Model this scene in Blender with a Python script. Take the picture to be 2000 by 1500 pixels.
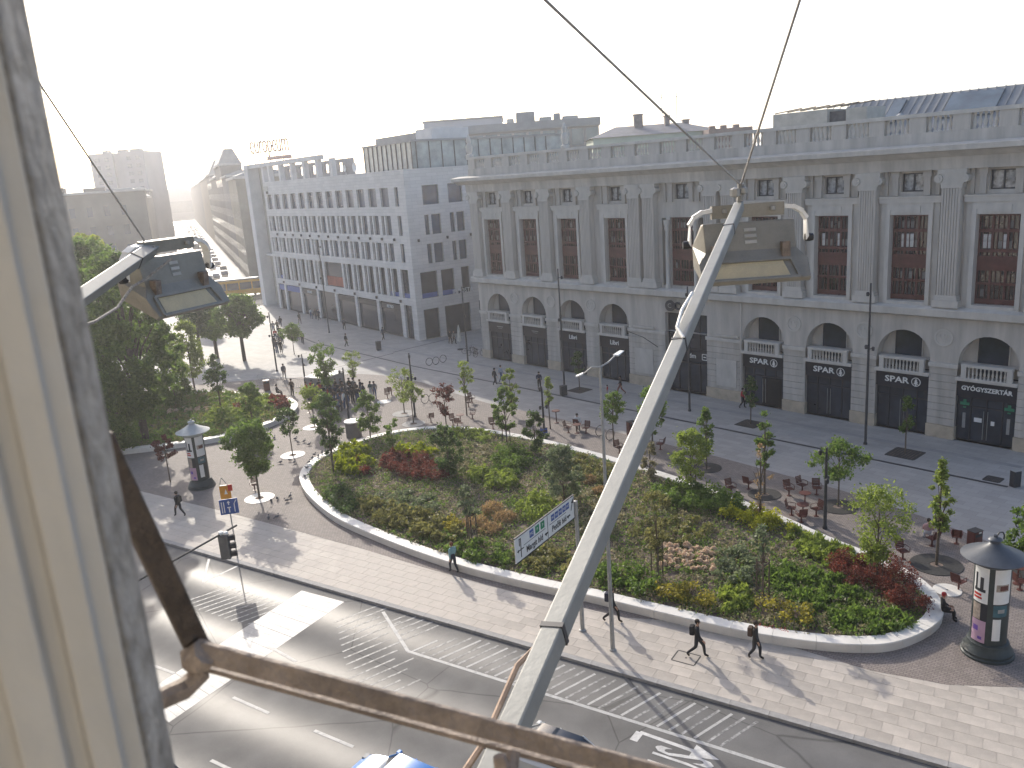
import bpy, bmesh, math, random
import numpy as np
from mathutils import Vector, Matrix, noise
for o in list(bpy.data.objects): bpy.data.objects.remove(o)
sc = bpy.context.scene
col = sc.collection
rad = math.radians
rnd = random.Random(11)
# ---------------------------------------------------------------- camera, sky, sun, exposure
CAMH, FPX, PITCH, ROLL = 20.3, 1636.9, 0.246682, 0.0717964
cF = Vector((0, math.cos(PITCH), -math.sin(PITCH)))
cR = Vector((math.cos(ROLL), -math.sin(PITCH)*math.sin(ROLL), -math.cos(PITCH)*math.sin(ROLL)))
cD = cF.cross(cR)
cam = bpy.data.cameras.new('camera'); camo = bpy.data.objects.new('camera', cam); col.objects.link(camo)
cam.sensor_width = 36; cam.lens = 36*FPX/2000; cam.clip_start = .05; cam.clip_end = 6000
camo.matrix_world = Matrix(((cR.x, -cD.x, -cF.x, 0), (cR.y, -cD.y, -cF.y, 0), (cR.z, -cD.z, -cF.z, CAMH), (0, 0, 0, 1)))
cam.dof.use_dof = True; cam.dof.focus_distance = 45; cam.dof.aperture_fstop = 9.5
sc.camera = camo
SUN_AZ, SUN_EL = rad(-20.7), rad(26.5)
w = bpy.data.worlds.new('World'); sc.world = w; w.use_nodes = True
nt = w.node_tree; bg = nt.nodes['Background']
sky = nt.nodes.new('ShaderNodeTexSky'); sky.sky_type = 'NISHITA'; sky.sun_disc = False
sky.sun_elevation = SUN_EL; sky.sun_rotation = SUN_AZ; sky.air_density = .8; sky.dust_density = 2.2; sky.ozone_density = .6
nt.links.new(sky.outputs[0], bg.inputs[0]); bg.inputs[1].default_value = .15
sun = bpy.data.lights.new('sun', 'SUN'); sun.energy = 2.35; sun.angle = rad(.6); sun.color = (1, .93, .82)
suno = bpy.data.objects.new('sun', sun); col.objects.link(suno)
sdir = Vector((math.sin(SUN_AZ)*math.cos(SUN_EL), math.cos(SUN_AZ)*math.cos(SUN_EL), math.sin(SUN_EL)))
suno.rotation_euler = sdir.to_track_quat('Z', 'Y').to_euler()
suno.location = sdir*300
sc.view_settings.view_transform = 'Standard'; sc.view_settings.look = 'None'
sc.view_settings.exposure = 0.88; sc.view_settings.gamma = 1; sc.view_settings.use_curve_mapping = False
sc.render.engine = 'CYCLES'
sc.cycles.max_bounces = 4; sc.cycles.transparent_max_bounces = 12; sc.cycles.caustics_reflective = False; sc.cycles.caustics_refractive = False
sc.cycles.sample_clamp_indirect = 4

# ---------------------------------------------------------------- survey: sight lines of the photograph met with known planes
def ray(x, y): return cF + cR*((x-1000)/FPX) + cD*((y-750)/FPX)
def G(x, y, z=0.):
    d = ray(x, y); t = (z-CAMH)/d.z
    return Vector((d.x*t, d.y*t, z))
def pt(x, y, dist): return Vector((0, 0, CAMH)) + ray(x, y)*dist
def hgt(foot, ytop):
    g = G(*foot); best = 0
    for i in range(3000):
        z = i*.02; v = Vector((g.x, g.y, z-CAMH))
        if 750+FPX*v.dot(cD)/v.dot(cF) < ytop: return z
    return 1

# ---------------------------------------------------------------- object helpers
def tag(o, label=None, cat=None, group=None, kind=None):
    if label: o['label'] = label
    if cat: o['category'] = cat
    if group: o['group'] = group
    if kind: o['kind'] = kind
    return o
def link(o, parent=None):
    col.objects.link(o)
    if parent: o.parent = parent
    return o
def empty(name, loc=(0, 0, 0), rz=0, label=None, cat=None, group=None, kind=None):
    o = bpy.data.objects.new(name, None); o.empty_display_size = .2
    o.location = loc; o.rotation_euler = (0, 0, rz); col.objects.link(o)
    return tag(o, label, cat, group, kind)
def inst(name, mesh, parent=None, loc=(0, 0, 0), rot=(0, 0, 0), scale=(1, 1, 1)):
    o = bpy.data.objects.new(name, mesh); o.location = loc; o.rotation_euler = rot; o.scale = scale
    return link(o, parent)
def copy_tree(o, parent=None):
    c = o.copy(); col.objects.link(c); c.parent = parent
    for ch in o.children: copy_tree(ch, c)
    return c
class MB:
    def __init__(s): s.v = []; s.f = []; s.m = []; s.cur = 0
    def add(s, vs, fs):
        b = len(s.v); s.v += [tuple(p) for p in vs]
        for f in fs: s.f.append(tuple(i+b for i in f)); s.m.append(s.cur)
        return s
    def quad(s, a, b, c, d): return s.add([a, b, c, d], [(0, 1, 2, 3)])
    def bx(s, x0, x1, y0, y1, z0, z1):
        return s.add([(x0,y0,z0),(x1,y0,z0),(x1,y1,z0),(x0,y1,z0),(x0,y0,z1),(x1,y0,z1),(x1,y1,z1),(x0,y1,z1)],
                     [(0,3,2,1),(4,5,6,7),(0,1,5,4),(1,2,6,5),(2,3,7,6),(3,0,4,7)])
    def obox(s, c, sx, sy, sz, M=None):
        M = M or Matrix.Identity(3); c = Vector(c); vs = []
        for z in (-.5, .5):
            for x, y in ((-.5,-.5),(.5,-.5),(.5,.5),(-.5,.5)): vs.append(c + M @ Vector((x*sx, y*sy, z*sz)))
        return s.add(vs, [(0,3,2,1),(4,5,6,7),(0,1,5,4),(1,2,6,5),(2,3,7,6),(3,0,4,7)])
    def beam(s, a, b, wd, ht, up=(0, 0, 1), w2=None, h2=None):
        a, b = Vector(a), Vector(b); d = (b-a).normalized(); side = d.cross(Vector(up)).normalized(); u = side.cross(d)
        w2 = wd if w2 is None else w2; h2 = ht if h2 is None else h2; vs = []
        for p, ww, hh in ((a, wd, ht), (b, w2, h2)):
            for i, j in ((-.5,-.5),(.5,-.5),(.5,.5),(-.5,.5)): vs.append(p+side*ww*i+u*hh*j)
        return s.add(vs, [(0,3,2,1),(4,5,6,7),(0,1,5,4),(1,2,6,5),(2,3,7,6),(3,0,4,7)])
    def prism(s, poly, z0, z1):
        n = len(poly); A = sum(poly[i][0]*poly[(i+1)%n][1]-poly[(i+1)%n][0]*poly[i][1] for i in range(n))
        if A < 0: poly = poly[::-1]
        vs = [(p[0], p[1], z0) for p in poly] + [(p[0], p[1], z1) for p in poly]
        return s.add(vs, [tuple(range(n))[::-1], tuple(range(n, 2*n))] + [(i, (i+1)%n, n+(i+1)%n, n+i) for i in range(n)])
    def xprism(s, poly, x0, x1):      # profile in (y,z) pushed along x
        n = len(poly); A = sum(poly[i][0]*poly[(i+1)%n][1]-poly[(i+1)%n][0]*poly[i][1] for i in range(n))
        if A < 0: poly = poly[::-1]
        vs = [(x0, p[0], p[1]) for p in poly] + [(x1, p[0], p[1]) for p in poly]
        return s.add(vs, [tuple(range(n))[::-1], tuple(range(n, 2*n))] + [(i, (i+1)%n, n+(i+1)%n, n+i) for i in range(n)])
    def lathe(s, prof, n=16, c=(0, 0, 0)):
        vs = []; fs = []; k = len(prof)
        for i in range(n):
            a = 2*math.pi*i/n
            for r, z in prof: vs.append((c[0]+r*math.cos(a), c[1]+r*math.sin(a), c[2]+z))
        for i in range(n):
            j = (i+1) % n
            for q in range(k-1): fs.append((i*k+q, j*k+q, j*k+q+1, i*k+q+1))
        if prof[0][0] > 1e-4: fs.append(tuple(i*k for i in range(n))[::-1])
        if prof[-1][0] > 1e-4: fs.append(tuple(i*k+k-1 for i in range(n)))
        return s.add(vs, fs)
    def tube(s, pts, r, n=6):
        pts = [Vector(p) for p in pts]; rs = r if isinstance(r, (list, tuple)) else [r]*len(pts); vs = []; fs = []
        ref = None
        for i, p in enumerate(pts):
            d = (pts[min(i+1, len(pts)-1)]-pts[max(i-1, 0)]).normalized()
            if ref is None: ref = Vector((1, 0, 0)) if abs(d.x) < .8 else Vector((0, 1, 0))
            a = d.cross(ref).normalized(); b = a.cross(d).normalized(); ref = b
            for k in range(n):
                t = 2*math.pi*k/n; vs.append(p+(a*math.cos(t)+b*math.sin(t))*rs[i])
        for i in range(len(pts)-1):
            for k in range(n): fs.append((i*n+k, i*n+(k+1)%n, (i+1)*n+(k+1)%n, (i+1)*n+k))
        fs.append(tuple(range(n))[::-1]); fs.append(tuple((len(pts)-1)*n+k for k in range(n)))
        return s.add(vs, fs)
    def mesh(s, name, mats, smooth=False):
        me = bpy.data.meshes.new(name); me.from_pydata(s.v, [], s.f); 
        for m in (mats if isinstance(mats, (list, tuple)) else [mats]): me.materials.append(m)
        if any(s.m): me.polygons.foreach_set('material_index', s.m)
        if smooth: me.polygons.foreach_set('use_smooth', [True]*len(s.f)); me.set_sharp_from_angle(angle=rad(35))
        me.update(); return me
    def build(s, name, mats, parent=None, smooth=False, bevel=0, **kw):
        o = bpy.data.objects.new(name, s.mesh(name, mats, smooth)); link(o, parent)
        if bevel:
            b = o.modifiers.new('bevel', 'BEVEL'); b.width = bevel; b.segments = 2; b.limit_method = 'ANGLE'
        return tag(o, **kw)
def text_mesh(name, body, size, m, ext=.02, align='CENTER', sx=1, bold=0.):
    c = bpy.data.curves.new(name, 'FONT'); c.body = body; c.size = size; c.extrude = ext; c.align_x = align; c.align_y = 'CENTER'; c.resolution_u = 2; c.offset = bold
    o = bpy.data.objects.new(name, c); col.objects.link(o); dg = bpy.context.evaluated_depsgraph_get()
    me = bpy.data.meshes.new_from_object(o.evaluated_get(dg)); bpy.data.objects.remove(o)
    me.materials.clear(); me.materials.append(m); me.name = name
    if sx != 1: me.transform(Matrix.Diagonal((sx, 1, 1, 1)))
    return me
def facade(mb, x0, x1, z0, z1, holes, y=0., depth=.3):
    """front wall sheet in the xz-plane at y with rectangular openings and their reveals (inward = +y)"""
    xs = sorted({x0, x1, *[h[0] for h in holes], *[h[1] for h in holes]}); zs = sorted({z0, z1, *[h[2] for h in holes], *[h[3] for h in holes]})
    xs = [x for x in xs if x0 <= x <= x1]; zs = [z for z in zs if z0 <= z <= z1]
    for i in range(len(xs)-1):
        for j in range(len(zs)-1):
            cx, cz = (xs[i]+xs[i+1])/2, (zs[j]+zs[j+1])/2
            if any(h[0] < cx < h[1] and h[2] < cz < h[3] for h in holes): continue
            mb.quad((xs[i], y, zs[j]), (xs[i+1], y, zs[j]), (xs[i+1], y, zs[j+1]), (xs[i], y, zs[j+1]))
    for a, b, c, d in [h[:4] for h in holes]:
        e = y+depth
        mb.quad((a, y, c), (a, y, d), (a, e, d), (a, e, c)); mb.quad((b, y, d), (b, y, c), (b, e, c), (b, e, d))
        mb.quad((a, y, d), (b, y, d), (b, e, d), (a, e, d)); mb.quad((b, y, c), (a, y, c), (a, e, c), (b, e, c))

# ---------------------------------------------------------------- materials (all procedural)
def mat(name, c, rough=.75, var=.18, scale=2., bump=0., bscale=30., metal=0., fine=.1, fscale=60., spec=.4, tint=None, coord='Object', rvar=0., emit=None, stretch=None):
    m = bpy.data.materials.new(name); m.use_nodes = True; n = m.node_tree.nodes; L = m.node_tree.links
    b = n['Principled BSDF']; b.inputs['Roughness'].default_value = rough; b.inputs['Metallic'].default_value = metal; b.inputs['Specular IOR Level'].default_value = spec
    tc = n.new('ShaderNodeTexCoord')
    n1 = n.new('ShaderNodeTexNoise'); n1.inputs['Scale'].default_value = scale; n1.inputs['Detail'].default_value = 6; n1.inputs['Roughness'].default_value = .62
    if stretch:
        mp = n.new('ShaderNodeMapping'); mp.inputs['Scale'].default_value = (1, 1, stretch); L.new(tc.outputs[coord], mp.inputs['Vector']); L.new(mp.outputs[0], n1.inputs['Vector'])
    else: L.new(tc.outputs[coord], n1.inputs['Vector'])
    r = n.new('ShaderNodeValToRGB'); L.new(n1.outputs['Fac'], r.inputs['Fac'])
    t = tint or c
    r.color_ramp.elements[0].position = .3; r.color_ramp.elements[1].position = .72
    r.color_ramp.elements[0].color = (*[x*(1-var) for x in c], 1); r.color_ramp.elements[1].color = (*[min(1, x*(1+var)) for x in t], 1)
    n2 = n.new('ShaderNodeTexNoise'); n2.inputs['Scale'].default_value = fscale; n2.inputs['Detail'].default_value = 3
    L.new(tc.outputs[coord], n2.inputs['Vector'])
    mr = n.new('ShaderNodeMapRange'); mr.inputs['To Min'].default_value = 1-fine; mr.inputs['To Max'].default_value = 1+fine; L.new(n2.outputs['Fac'], mr.inputs['Value'])
    mx = n.new('ShaderNodeMix'); mx.data_type = 'RGBA'; mx.blend_type = 'MULTIPLY'; mx.inputs[0].default_value = 1
    L.new(r.outputs['Color'], mx.inputs[6]); L.new(mr.outputs['Result'], mx.inputs[7]); L.new(mx.outputs[2], b.inputs['Base Color'])
    if bump:
        bn = n.new('ShaderNodeTexNoise'); bn.inputs['Scale'].default_value = bscale; bn.inputs['Detail'].default_value = 4; L.new(tc.outputs[coord], bn.inputs['Vector'])
        bp = n.new('ShaderNodeBump'); bp.inputs['Strength'].default_value = bump; bp.inputs['Distance'].default_value = .02; L.new(bn.outputs['Fac'], bp.inputs['Height']); L.new(bp.outputs['Normal'], b.inputs['Normal'])
    if rvar:
        mr2 = n.new('ShaderNodeMapRange'); mr2.inputs['From Min'].default_value = .3; mr2.inputs['From Max'].default_value = .7; mr2.inputs['To Min'].default_value = max(.05, rough-rvar); mr2.inputs['To Max'].default_value = min(1, rough+rvar)
        L.new(n1.outputs['Fac'], mr2.inputs['Value']); L.new(mr2.outputs['Result'], b.inputs['Roughness'])
    if emit: b.inputs['Emission Color'].default_value = (*emit[:3], 1); b.inputs['Emission Strength'].default_value = emit[3]
    return m
def brickmat(name, c1, c2, mortar, bw, bh, msize=.01, rough=.8, rot=0., bump=.4, var=.25, offset=.5, coord='Object', vert=False, rlo=None):
    m = mat(name, (1, 1, 1), rough, var*.6, .35, fine=.12, fscale=25)
    n = m.node_tree.nodes; L = m.node_tree.links; b = n['Principled BSDF']
    tc = n.new('ShaderNodeTexCoord'); mp = n.new('ShaderNodeMapping'); mp.inputs['Rotation'].default_value = (rad(90) if vert else 0, 0, rot)
    L.new(tc.outputs[coord], mp.inputs['Vector'])
    if vert:   # wall: use (x, z)
        sx = n.new('ShaderNodeSeparateXYZ'); cx = n.new('ShaderNodeCombineXYZ'); ad = n.new('ShaderNodeMath'); L.new(tc.outputs[coord], sx.inputs[0]); L.new(sx.outputs['X'], ad.inputs[0]); L.new(sx.outputs['Y'], ad.inputs[1])
        L.new(ad.outputs[0], cx.inputs['X']); L.new(sx.outputs['Z'], cx.inputs['Y']); vec = cx.outputs[0]
    else: vec = mp.outputs[0]
    br = n.new('ShaderNodeTexBrick'); br.offset = offset; br.inputs['Scale'].default_value = 1; br.inputs['Brick Width'].default_value = bw; br.inputs['Row Height'].default_value = bh
    br.inputs['Mortar Size'].default_value = msize; br.inputs['Mortar Smooth'].default_value = .3; br.inputs['Bias'].default_value = 0
    br.inputs['Color1'].default_value = (*c1, 1); br.inputs['Color2'].default_value = (*c2, 1); br.inputs['Mortar'].default_value = (*mortar, 1)
    L.new(vec, br.inputs['Vector'])
    old = b.inputs['Base Color'].links[0].from_socket
    mx = n.new('ShaderNodeMix'); mx.data_type = 'RGBA'; mx.blend_type = 'MULTIPLY'; mx.inputs[0].default_value = 1
    L.new(br.outputs['Color'], mx.inputs[6]); L.new(old, mx.inputs[7]); L.new(mx.outputs[2], b.inputs['Base Color'])
    if bump:
        bp = n.new('ShaderNodeBump'); bp.inputs['Strength'].default_value = bump; bp.inputs['Distance'].default_value = .015; bp.invert = True
        L.new(br.outputs['Fac'], bp.inputs['Height']); L.new(bp.outputs['Normal'], b.inputs['Normal'])
    return m
def glassmat(name, c=(.02, .025, .03), rough=.08, var=.5, spec=.6):
    return mat(name, c, rough, var, .6, fine=0, spec=spec, coord='Object')
def leafmat(name, c, c2, trans=.45, rough=.55):
    c, c2 = [[min(.8, a*k) for a, k in zip(v, (1.22, 1.13, 1.0))] for v in (c, c2)]
    m = bpy.data.materials.new(name); m.use_nodes = True; n = m.node_tree.nodes; L = m.node_tree.links; n.clear()
    out = n.new('ShaderNodeOutputMaterial'); g = n.new('ShaderNodeNewGeometry'); r = n.new('ShaderNodeValToRGB'); L.new(g.outputs['Random Per Island'], r.inputs['Fac'])
    r.color_ramp.elements[0].color = (*c, 1); r.color_ramp.elements[1].color = (*c2, 1)
    d = n.new('ShaderNodeBsdfPrincipled'); d.inputs['Roughness'].default_value = rough; d.inputs['Specular IOR Level'].default_value = .35; L.new(r.outputs[0], d.inputs['Base Color'])
    t = n.new('ShaderNodeBsdfTranslucent'); hs = n.new('ShaderNodeHueSaturation'); hs.inputs['Value'].default_value = 1.3; hs.inputs['Saturation'].default_value = 1.1; L.new(r.outputs[0], hs.inputs['Color']); L.new(hs.outputs[0], t.inputs['Color'])
    mx = n.new('ShaderNodeMixShader'); mx.inputs[0].default_value = trans; L.new(d.outputs[0], mx.inputs[1]); L.new(t.outputs[0], mx.inputs[2]); L.new(mx.outputs[0], out.inputs[0])
    return m
M = {}
M['stone'] = mat('corvin_stone', (.455, .42, .375), .85, .26, 1.1, bump=.15, bscale=12, fine=.08, stretch=.14)
M['stone_l'] = mat('corvin_stone_light', (.50, .47, .425), .85, .16, 1.2, fine=.06, stretch=.35)
M['plinth'] = mat('plinth_stone', (.45, .38, .29), .85, .2, 1.5, fine=.08)
M['limestone'] = mat('limestone', (.70, .67, .62), .55, .1, 1.1, fine=.07, fscale=30, rvar=.15)
M['limeside'] = M['limestone']
M['euro'] = brickmat('euro_panels', (.60, .575, .545), (.68, .65, .615), (.42, .40, .38), 1.6, .42, .012, .7, vert=True, bump=.2)
M['euro_plain'] = mat('euro_plain', (.63, .60, .57), .7, .1, .6)
M['glass'] = glassmat('glass_dark', (.025, .033, .048))
M['glass_b'] = glassmat('glass_blue', (.045, .075, .125), .05, .4, .9)
M['glass_sky'] = glassmat('glass_sky', (.12, .15, .17), .04, .3, 1.)
M['redwood'] = mat('red_brown_joinery', (.105, .036, .028), .5, .3, 3)
M['dark'] = mat('dark_metal', (.035, .036, .042), .45, .2, 4, metal=.2)
M['darkshop'] = mat('shopfront_metal', (.018, .02, .028), .4, .3, 2)
M['fascia'] = mat('fascia_navy', (.012, .013, .022), .35, .2, 3)
M['white'] = mat('white_paint', (.78, .78, .76), .5, .06, 3)
M['signwhite'] = mat('sign_white', (.72, .72, .70), .45, .05, 5)
M['green_cross'] = mat('green_film', (.03, .22, .12), .5, .2, 3)
M['blue'] = mat('sign_blue', (.04, .09, .30), .45, .15, 4)
M['orange'] = mat('sign_orange', (.62, .27, .03), .5, .15, 4)
M['red'] = mat('red_paint', (.45, .03, .02), .5, .15, 4)
M['asphalt'] = mat('asphalt', (.055, .055, .057), .85, .3, .35, bump=.35, bscale=70, fine=.22, fscale=40, rvar=.08, spec=.25)
M['galv'] = mat('galvanised_steel', (.34, .34, .33), .5, .14, 5, metal=.35, fine=.05)
M['rust'] = mat('rusty_brown_paint', (.165, .133, .112), .7, .35, 14, bump=.6, bscale=60, fine=.25, fscale=90, tint=(.23, .19, .16))
M['cream'] = mat('old_cream_paint', (.45, .435, .40), .6, .16, 9, bump=.35, bscale=14, fine=.06, fscale=40, stretch=.12)
M['oldgrey'] = mat('weathered_grey_paint', (.235, .21, .18), .75, .3, 30, bump=.5, bscale=50, fine=.15, fscale=80, tint=(.34, .315, .28))
M['roofgrey'] = mat('grey_roof_sheet', (.24, .245, .25), .55, .15, .7)
M['chairred'] = mat('dark_red_lacquer', (.105, .032, .026), .5, .2, 6)
M['bark'] = mat('bark', (.11, .085, .065), .9, .35, 12, bump=.6, bscale=40)
M['soil'] = mat('mulch_soil', (.11, .085, .072), .95, .45, 2.5, bump=.8, bscale=18, fine=.35, fscale=30, tint=(.20, .15, .12))
M['skin'] = mat('skin', (.42, .26, .19), .6, .1, 8)
M['rubber'] = mat('tyre_rubber', (.02, .02, .02), .8, .2, 5)
# ================================================================ GROUND, ROAD, PAVING
KD = Vector((.832, -.555, 0)).normalized(); KN = Vector((.555, .832, 0)).normalized()      # along the kerb / away from the road
K0 = Vector((-3.2, 35.1, 0))
def kp(t, wv, z=0.): p = K0 + KD*t + KN*wv; return Vector((p.x, p.y, z))
kang = math.atan2(KD.y, KD.x)
RZ = -.12
m = MB(); m.bx(-2500, 2500, -60, 3600, -.6, -.16); m.build('ground', M['asphalt'], kind='structure')
# asphalt with worn, shiny wheel tracks running along the lanes
def roadmat():
    m = mat('road_asphalt', (.125, .122, .118), .7, .22, .5, bump=.3, bscale=60, fine=.25, fscale=45, spec=.38)
    n = m.node_tree.nodes; L = m.node_tree.links; b = n['Principled BSDF']
    tc = n.new('ShaderNodeTexCoord'); mp = n.new('ShaderNodeMapping'); mp.inputs['Rotation'].default_value = (0, 0, -kang); L.new(tc.outputs['Object'], mp.inputs['Vector'])
    wv = n.new('ShaderNodeTexWave'); wv.bands_direction = 'Y'; wv.inputs['Scale'].default_value = .085; wv.inputs['Distortion'].default_value = 1.6; wv.inputs['Detail'].default_value = 3; wv.inputs['Detail Scale'].default_value = .35
    L.new(mp.outputs[0], wv.inputs['Vector'])
    mr = n.new('ShaderNodeMapRange'); mr.inputs['To Min'].default_value = .48; mr.inputs['To Max'].default_value = .8; L.new(wv.outputs['Fac'], mr.inputs['Value']); L.new(mr.outputs['Result'], b.inputs['Roughness'])
    # tar seams and cracks
    vo = n.new('ShaderNodeTexVoronoi'); vo.feature = 'DISTANCE_TO_EDGE'; vo.inputs['Scale'].default_value = .16; 
    ns = n.new('ShaderNodeTexNoise'); ns.inputs['Scale'].default_value = .7; ns.inputs['Detail'].default_value = 6
    L.new(mp.outputs[0], ns.inputs['Vector']); ad = n.new('ShaderNodeMix'); ad.data_type = 'VECTOR'; ad.inputs[0].default_value = .12; L.new(mp.outputs[0], ad.inputs[4]); L.new(ns.outputs['Color'], ad.inputs[5]); L.new(ad.outputs[1], vo.inputs['Vector'])
    lt = n.new('ShaderNodeMapRange'); lt.inputs['From Max'].default_value = .006; lt.inputs['To Min'].default_value = .45; L.new(vo.outputs['Distance'], lt.inputs['Value'])
    old = b.inputs['Base Color'].links[0].from_socket; mx = n.new('ShaderNodeMix'); mx.data_type = 'RGBA'; mx.blend_type = 'MULTIPLY'; mx.inputs[0].default_value = 1
    L.new(old, mx.inputs[6]); L.new(lt.outputs['Result'], mx.inputs[7]); L.new(mx.outputs[2], b.inputs['Base Color'])
    return m
M['road'] = roadmat()
m = MB(); m.prism([kp(-150, 0)[:2], kp(90, 0)[:2], kp(90, -40)[:2], kp(-150, -40)[:2]], RZ-.05, RZ); m.build('road', M['road'], kind='structure')
M['slabfar'] = brickmat('plaza_slabs', (.34, .325, .305), (.40, .38, .36), (.22, .21, .20), 1.1, .55, .008, .72, rot=rad(49), bump=.1)
m = MB(); m.prism([kp(-110, .3)[:2], kp(85, .3)[:2], (150, 60), (150, 175), (-25, 175), (-44, 152), (-85, 190), (-130, 160)], -.14, 0); m.build('plaza_paving', M['slabfar'], kind='structure')
# kerb of long stones
M['kerb'] = mat('kerb_granite', (.30, .29, .28), .75, .2, 2, fine=.15, fscale=50)
kroot = empty('kerb', kp(0, .15), kang, kind='structure')
ks = MB(); ks.bx(-.745, .745, -.15, .15, -.15, .014); ksm = ks.mesh('kerb_stone', M['kerb'])
for i in range(-38, 24): inst('kerb_stone', ksm, kroot, (i*1.5, 0, 0))
# cobbled area around the flower beds
cobn = [(-29.23, 58.35), (-19.42, 51.76), (-14.52, 48.27), (-9.5, 44.67), (-4.81, 41.05), (-.74, 38.15), (2.41, 36.2), (4.4, 34.9), (6.6, 34.3), (8.91, 33.1), (11.1, 31.49), (13.49, 29.5), (15.92, 28.24), (18.74, 27.7), (24, 26.8)]
cobf = [(29, 30), (24.88, 38.03), (23.88, 40.38), (22.28, 43.75), (19.64, 48.06), (13.97, 55.55), (8.32, 62.27), (2.68, 68.7), (-2.47, 74.2), (-5.65, 78.62), (-9.24, 84.0), (-13.97, 88.6), (-17.15, 90.3), (-21.49, 90.4), (-28.62, 90.9), (-42, 90), (-47, 70)]
M['cobble'] = brickmat('brown_clinker', (.225, .19, .168), (.295, .25, .225), (.13, .11, .10), .21, .13, .012, .75, rot=rad(35), bump=.6)
m = MB(); m.prism(cobn+cobf, .0, .018); m.build('clinker_paving', M['cobble'], kind='structure')
# pale slabs of the footway, each its own piece where it shows large
proot = empty('footway', kp(0, 0), kang, kind='structure')
M['slab'] = mat('footway_slab', (.44, .395, .345), .72, .16, .9, fine=.1, fscale=22, rvar=.1)
n0 = M['slab'].node_tree; oi = n0.nodes.new('ShaderNodeObjectInfo'); mr = n0.nodes.new('ShaderNodeMapRange'); mr.inputs['To Min'].default_value = .86; mr.inputs['To Max'].default_value = 1.1
n0.links.new(oi.outputs['Random'], mr.inputs['Value']); mx = n0.nodes.new('ShaderNodeMix'); mx.data_type = 'RGBA'; mx.blend_type = 'MULTIPLY'; mx.inputs[0].default_value = 1
bs = n0.nodes['Principled BSDF']; old = bs.inputs['Base Color'].links[0].from_socket; n0.links.new(old, mx.inputs[6]); n0.links.new(mr.outputs[0], mx.inputs[7]); n0.links.new(mx.outputs[2], bs.inputs['Base Color'])
def clip_ok(p):
    # on the road side of the clinker edge
    x, y = p.x, p.y
    for (a, b), (c, d) in zip(cobn, cobn[1:]):
        if a <= x <= c: return y < b+(d-b)*(x-a)/(c-a)+.55
    return x > 18
M['slabwide'] = brickmat('footway_slabs_far', (.43, .39, .35), (.50, .455, .41), (.28, .26, .24), .9, .6, .01, .72, rot=-kang, bump=.15)
m = MB(); m.prism([kp(-110, .3)[:2], kp(60, .3)[:2], kp(60, 12)[:2], kp(28, 12)[:2], kp(18, 9.5)[:2], kp(-14, 9)[:2], kp(-32, 9.5)[:2], kp(-110, 10)[:2]], 0, .004); m.build('footway_bed', M['slabwide'], kind='structure')
sm = []
for v in range(3):
    q = MB(); e = .006
    q.bx(-.45+e, .45-e, -.3+e, .3-e, 0, .010+v*.0008); sm.append(q.mesh('paving_slab', M['slab']))
cand = []
for r in range(15):
    for i in range(-40, 34):
        tx = i*.9+(.45 if r % 2 else 0); wy = .3+.3+r*.6
        p = kp(tx, wy)
        if not clip_ok(p): continue
        cand.append((p.length, tx, wy, p))
cand = [c for c in cand if c[3].x < 26]
cand.sort(key=lambda c: c[0])
for k, (_, tx, wy, p) in enumerate(cand[:298]):
    inst('paving_slab', sm[k % 3], proot, (tx, wy, .002), (rnd.uniform(-.003, .003), rnd.uniform(-.003, .003), 0))
fm = MB()
for _, tx, wy, p in cand[298:]: fm.bx(tx-.444, tx+.444, wy-.294, wy+.294, .002, .012+rnd.random()*.001)
fm.build('paving_slab_field', M['slab'], proot, kind='stuff')
# slot drains and tree pits in the paving
def strip(name, pts, wd, z, mt, root=None, **kw):
    q = MB()
    for a, b in zip(pts, pts[1:]):
        a, b = Vector((a[0], a[1], 0)), Vector((b[0], b[1], 0)); d = (b-a).normalized(); s = Vector((-d.y, d.x, 0))*wd/2
        q.add([(*(a-s)[:2], z-.03), (*(b-s)[:2], z-.03), (*(b+s)[:2], z-.03), (*(a+s)[:2], z-.03), (*(a-s)[:2], z), (*(b-s)[:2], z), (*(b+s)[:2], z), (*(a+s)[:2], z)], [(4,5,6,7),(0,1,5,4),(1,2,6,5),(2,3,7,6),(3,0,4,7),(0,3,2,1)])
    return q.build(name, mt, root, **kw)
strip('slot_drain', [(-40, 135), (-26, 111), (-10.7, 91.8), (.6, 79.2), (15.6, 62.1), (29.2, 46.7)], .26, .006, M['dark'], kind='structure')
strip('slot_drain', [G(640, 722), G(768, 690)], .2, .007, M['dark'], kind='structure')
strip('paving_band', [G(700, 668), G(1110, 700+45), G(1514, 820), G(1997, 913)], .5, .005, mat('band_stone', (.27, .265, .26), .6, .15, 1), kind='structure')
strip('slot_drain', [G(768, 688), G(905, 655)], .2, .0085, M['dark'], kind='structure')
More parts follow.
